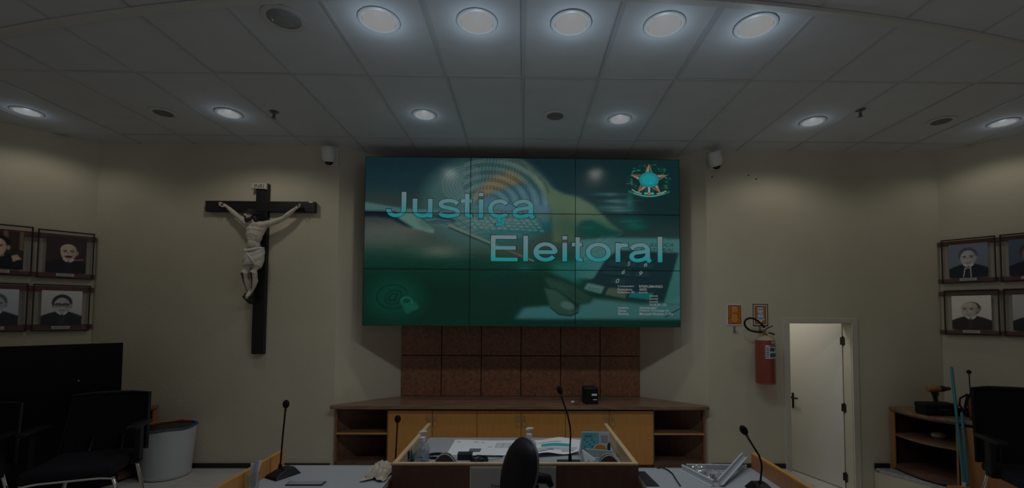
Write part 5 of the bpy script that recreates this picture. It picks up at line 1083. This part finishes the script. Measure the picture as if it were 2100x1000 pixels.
# ------------------------------------------------------------------ things on the side desks
def crumple(rx, ry, rz_, seed, nu=26, nv=16, k=.35):
    rs = np.random.RandomState(seed); fr = rs.normal(0, 3.2, (9, 3)); ph = rs.uniform(0, 6.28, 9)
    return MB().ball((0, 0, rz_*.92), (rx, ry, rz_), nu, nv, fn=lambda d: 1+k*float(np.mean(np.abs(np.sin(fr@np.array(d)+ph)))-.6))
t = thing('cloth_rag', 'crumpled cream cloth on the left desk against the central desk', 'cloth', (-.905, 2.865, ZD)); RAG = M('cream_cloth', (.50, .44, .34), .85, var=.15, vscale=30)
n = 34; vs = []; fs = []
for j in range(n+1):
    for i in range(n+1):
        u, v = -1+2*i/n, -1+2*j/n; r = math.hypot(u, v); rim = 1+.14*math.sin(5*math.atan2(v, u)+.7)
        h = max(0, 1-(r/1.05)**2)*.055+.014*abs(math.sin(6*u+3*v+2*math.sin(4*v)))*(1.2-r*.6)+.010*abs(math.sin(9*v-5*u))*(1.2-r*.6)
        s_ = 1/max(1, max(abs(u), abs(v))*1.0); vs.append((u*.072*rim*(.75+.25*s_), v*.125*rim, max(.002, h+.004)))
for j in range(n):
    for i in range(n): a = j*(n+1)+i; fs.append((a, a+1, a+n+2, a+n+1))
MB().add(vs, fs).build('folded_cloth', RAG, t, smooth=70); mb = MB()
for k in range(5): mb.tube([(-.06+.02*k, -.10+.03*k, .02), (-.045+.022*k, -.02+.02*k, .055+.01*math.sin(k)), (-.03+.022*k, .07, .03)], [.004, .009, .004], 6)
mb.build('cloth_folds', RAG, t, smooth=70)
t = thing('drinking_glass', 'clear drinking glass beside the wooden panel of the left desk', 'glass', (-1.555, 2.60, ZD)); MB().lathe([(.001, 0), (.028, 0), (.034, .095), (.032, .095), (.026, .006), (.001, .006)], 24).build('glass_wall', M_clear('thin_glass', (.9, .93, .93), .12, .05, .10), t, smooth=50)
t = thing('paper_napkin', 'folded white napkin standing in the drinking glass', 'napkin', (-1.555, 2.60, ZD+.01)); vs = []; fs = []
for j in range(13):
    for i in range(9):
        u, v = -1+2*i/8, j/12; vs.append((u*(.017+.010*v)+.012*v, .008*math.sin(u*4+3*v)+.004*math.sin(9*v), .004+.150*v+.008*math.sin(2*u)))
q = len(vs); vs += [(x, y+.004, z) for x, y, z in vs]
for j in range(12):
    for i in range(8): a = j*9+i; fs += [(a, a+1, a+10, a+9), (a+q, a+q+9, a+q+10, a+q+1)]
for j in range(12): a = j*9; fs += [(a, a+9, a+q+9, a+q), (a+8, a+8+q, a+17+q, a+17)]
for i in range(8): fs.append((108+i, 109+i, 109+i+q, 108+i+q))
MB().add(vs, fs).build('napkin_sheet', M('napkin_white', (.62, .64, .68), .8), t, smooth=70)
for k in range(4): MB().tube([(-.014+.011*k, -.012, .02), (-.010+.012*k, -.011, .08), (-.004+.013*k, -.010, .145)], .002, 5).build('napkin_fold', M('napkin_white'), t, smooth=60)
t = thing('name_plate_holder', 'thin grey name plate lying at the front of the left desk', 'name plate', (-1.30, 2.70, ZD)); MB().box(-.11, .11, -.03, .03, 0, .006).build('plate', M('dark_plate', (.05, .055, .06), .4), t); MB().box(-.10, .10, -.024, .024, .006, .008).build('plate_face', M('grey_plate_face', (.3, .31, .33), .4), t)
TP = M('white_steel_profile', (.60, .64, .70), .35)
def tprofile(a, b, z0, z1, label, roll=0.):
    A, B = Vector((*a, z0)), Vector((*b, z1)); d = (B-A).normalized(); s = d.cross(Vector((0, 0, 1))).normalized(); u = s.cross(d); Ln = (B-A).length
    s2 = s*math.cos(roll)+u*math.sin(roll); u2 = -s*math.sin(roll)+u*math.cos(roll); t = thing('metal_profile', label, 'metal profile', tuple(A), 0, 'white ceiling profiles')
    def bar(s0, s1, u0, u1, nm):
        vs = [tuple(d*l+s2*p+u2*q) for l in (0, Ln) for q in (u0, u1) for p in (s0, s1)]; MB().add(vs, [(0, 2, 3, 1), (4, 5, 7, 6), (0, 1, 5, 4), (2, 6, 7, 3), (0, 4, 6, 2), (1, 3, 7, 5)]).build(nm, TP, t)
    bar(-.020, .020, 0, .004, 'flange'); bar(-.003, .003, .004, .034, 'web'); bar(-.007, .007, .030, .038, 'bulb')
tprofile((1.062, 2.935), (1.150, 2.66), ZD, ZD, 'short white T profile at the left of the pile on the right desk')
tprofile((1.095, 2.945), (1.49, 2.930), ZD, ZD, 'white T profile lying along the back edge of the right desk')
tprofile((1.195, 2.66), (1.515, 2.995), ZD+.004, ZD+.062, 'white T profile lying diagonally on top of the others', .5)
BAG = M_clear('crinkled_clear_plastic', (.92, .93, .94), .5, .12, .22, (.7, .72, .74))
for (x, y, rx, ry, rz_, sd, lb) in ((1.150, 2.875, .052, .045, .026, 3, 'clear crinkled plastic bag behind the short white profile'), (1.205, 2.775, .045, .050, .026, 8, 'clear plastic bag of small black screws between the profiles')):
    t = thing('plastic_bag', lb, 'plastic bag', (x, y, ZD+.004)); crumple(rx, ry, rz_, sd, k=.8).build('bag_film', BAG, t, smooth=25)
    if sd == 8:
        rs = random.Random(4)
        for k in range(16): a, r = rs.uniform(0, 6.3), rs.uniform(0, .024); MB().obox((r*math.cos(a), r*math.sin(a), .010+rs.uniform(0, .018)), (.014, .004, .004), (0, rs.uniform(-.5, .5), rs.uniform(0, 3))).build('screw', M('dark_screw', (.03, .03, .03), .4, .7), t)
t = thing('black_desk_mat', 'thin black mat on the right desk beside the central desk', 'mat', (.775, 2.80, ZD)); MB().prism([(-.028, .10), (.030, .10), (.050, -.14), (-.028, -.14)], 0, .004).build('mat_sheet', M('black_mat', (.010, .011, .014), .6), t); MB().prism([(-.028, .094), (.029, .094), (.030, .10), (-.028, .10)], .004, .006).build('mat_edge', BLACKP, t)
tag(MB().tube([(.905, 2.968, ZD+.004), (.935, 2.965, ZD+.010), (.965, 2.93, ZD+.005), (.972, 2.86, ZD+.005), (.960, 2.76, ZD+.005), (.95, 2.66, ZD+.005)], .004, 6).build('black_cable', BLACKP, smooth=60), 'thin black cable crossing the top of the right desk', 'cable')

# ------------------------------------------------------------------ things at the right counter
t = thing('tool_case', 'long black tool case on the right counter beside the drill', 'case', (4.375, 4.60, .704), -.10); CB = M('black_case', (.010, .010, .011), .5, spec=.18)
MB().box(-.175, .185, -.075, .075, 0, .085).build('case_body', CB, t, bevel=.018, seg=3); MB().box(-.18, .15, -.078, .078, .070, .125).build('case_lid', CB, t, bevel=.02, seg=3); MB().box(-.05, .05, -.084, -.074, .055, .075).build('latch', M('case_latch', (.03, .03, .032), .4), t)
t = thing('cordless_drill', 'black and orange cordless drill standing on the right counter', 'drill', (4.56, 4.80, .704), .06); DO = M('orange_drill_housing', (.36, .19, .06), .45); DB = M('black_drill_grip', (.014, .013, .012), .5)
MB().box(-.055, .065, -.035, .035, 0, .05).build('battery', DB, t, bevel=.006); MB().box(-.05, .058, -.033, .033, .05, .062).build('battery_foot', DO, t, bevel=.004)
MB().tube([(.0, 0, .055), (-.012, 0, .13), (-.03, 0, .20)], [.022, .020, .026], 12).build('grip', DB, t, smooth=60)
MB().lathe([(.001, -.085), (.026, -.083), (.034, -.07), (.036, .03), (.032, .05), (.001, .05)], 20, (-.02, 0, .235), (0, PI/2, 0)).build('motor_housing', DO, t, smooth=50)
MB().lathe([(.034, .05), (.034, .10), (.030, .11), (.001, .11)], 20, (-.02, 0, .235), (0, PI/2, 0)).build('clutch_collar', DB, t, smooth=50); MB().lathe([(.022, .11), (.022, .165), (.013, .185), (.001, .185)], 16, (-.02, 0, .235), (0, PI/2, 0)).build('chuck', M('dark_steel_chuck', (.06, .06, .06), .35, .6), t, smooth=50)
MB().tube([(.018, 0, .20), (.024, 0, .175), (.016, 0, .155)], .008, 8).build('trigger', DO, t, smooth=60)
t = thing('leather_bag', 'brown leather bag with black piping on the right counter', 'bag', (4.735, 4.225, .704), math.atan2(RD.y, RD.x)); LB = M('tan_leather', (.20, .075, .03), .45, var=.2, vscale=12)
MB().box(-.29, .29, -.115, .115, 0, .255).build('bag_body', LB, t, bevel=.05, seg=4, smooth=60)
for y in (-.105, .105): MB().tube([(-.285, y, .02), (-.300, y, .12), (-.285, y, .22), (-.24, y, .268), (0, y, .280), (.24, y, .268), (.285, y, .22)], .012, 8).build('black_piping', BLACKP, t, smooth=60)
MB().box(-.27, .27, -.10, .10, .235, .272).build('zip_flap', M('dark_leather', (.035, .020, .014), .5), t, bevel=.02, seg=3); MB().tube([(-.29, 0, .24), (-.345, -.02, .19), (-.350, -.03, .12), (-.32, -.02, .07)], .009, 8).build('strap', BLACKP, t, smooth=60)
t = thing('black_charger', 'small black charger between the drill and the brown bag', 'charger', (4.635, 4.62, .704), -.75); MB().box(-.06, .06, -.035, .035, 0, .035).build('charger_body', CB, t, bevel=.008); MB().tube([(.05, .0, .036), (.02, -.03, .055), (-.05, .0, .045)], .006, 6).build('cord', BLACKP, t, smooth=60)
t = thing('plastic_wrap', 'small crumpled white plastic wrap on the right cabinet shelf', 'plastic wrap', (4.53, 4.76, .414)); crumple(.07, .05, .032, 11, k=.5).build('crumpled_film', M('white_film', (.5, .5, .48), .4), t, smooth=30); MB().tube([(-.05, -.02, .045), (-.02, -.03, .062), (.02, -.02, .050)], .004, 5).build('film_fold', M('white_film'), t, smooth=60)
TEAL = M('teal_broom_handle', (.025, .20, .24), .35)
for B, T_, lb, head in (((4.267, 4.234, .06), (4.404, 4.461, 1.217), 'long teal broom leaning on the right counter', True), ((4.305, 4.234, .06), (4.374, 4.341, .783), 'shorter teal pole leaning on the right counter beside the broom', False)):
    t = thing('broom' if head else 'squeegee_pole', lb, 'broom' if head else 'pole', (B[0], B[1], 0)); b = Vector(B); q = Vector(T_); o = Vector((B[0], B[1], 0)); dd = (q-b).normalized()
    MB().tube([b-o, q-o-dd*.012, q-o], [.0125, .0125, .008], 10).build('handle', TEAL, t, smooth=50)
    if head:
        MB().box(-.15, .045, -.028, .028, .065, .10).build('broom_head', M('orange_broom_head', (.42, .20, .05), .5), t, bevel=.008); mb = MB()
        for k in range(13):
            for y in (-.018, 0, .018): mb.tube([(-.145+.0152*k, y, .066), (-.148+.0156*k, y*1.3, .0)], .0055, 5)
        o_ = mb.build('bristles', M('bristle_tan', (.30, .20, .10), .8), t); o_['kind'] = 'stuff'; MB().lathe([(.018, 0), (.015, .05)], 12, (0, 0, .085)).build('socket', M('socket_white', (.5, .5, .48), .5), t, smooth=40)
    else: MB().box(-.012, .012, -.012, .012, .0, .07).build('rubber_foot', WHITEP, t, bevel=.003)
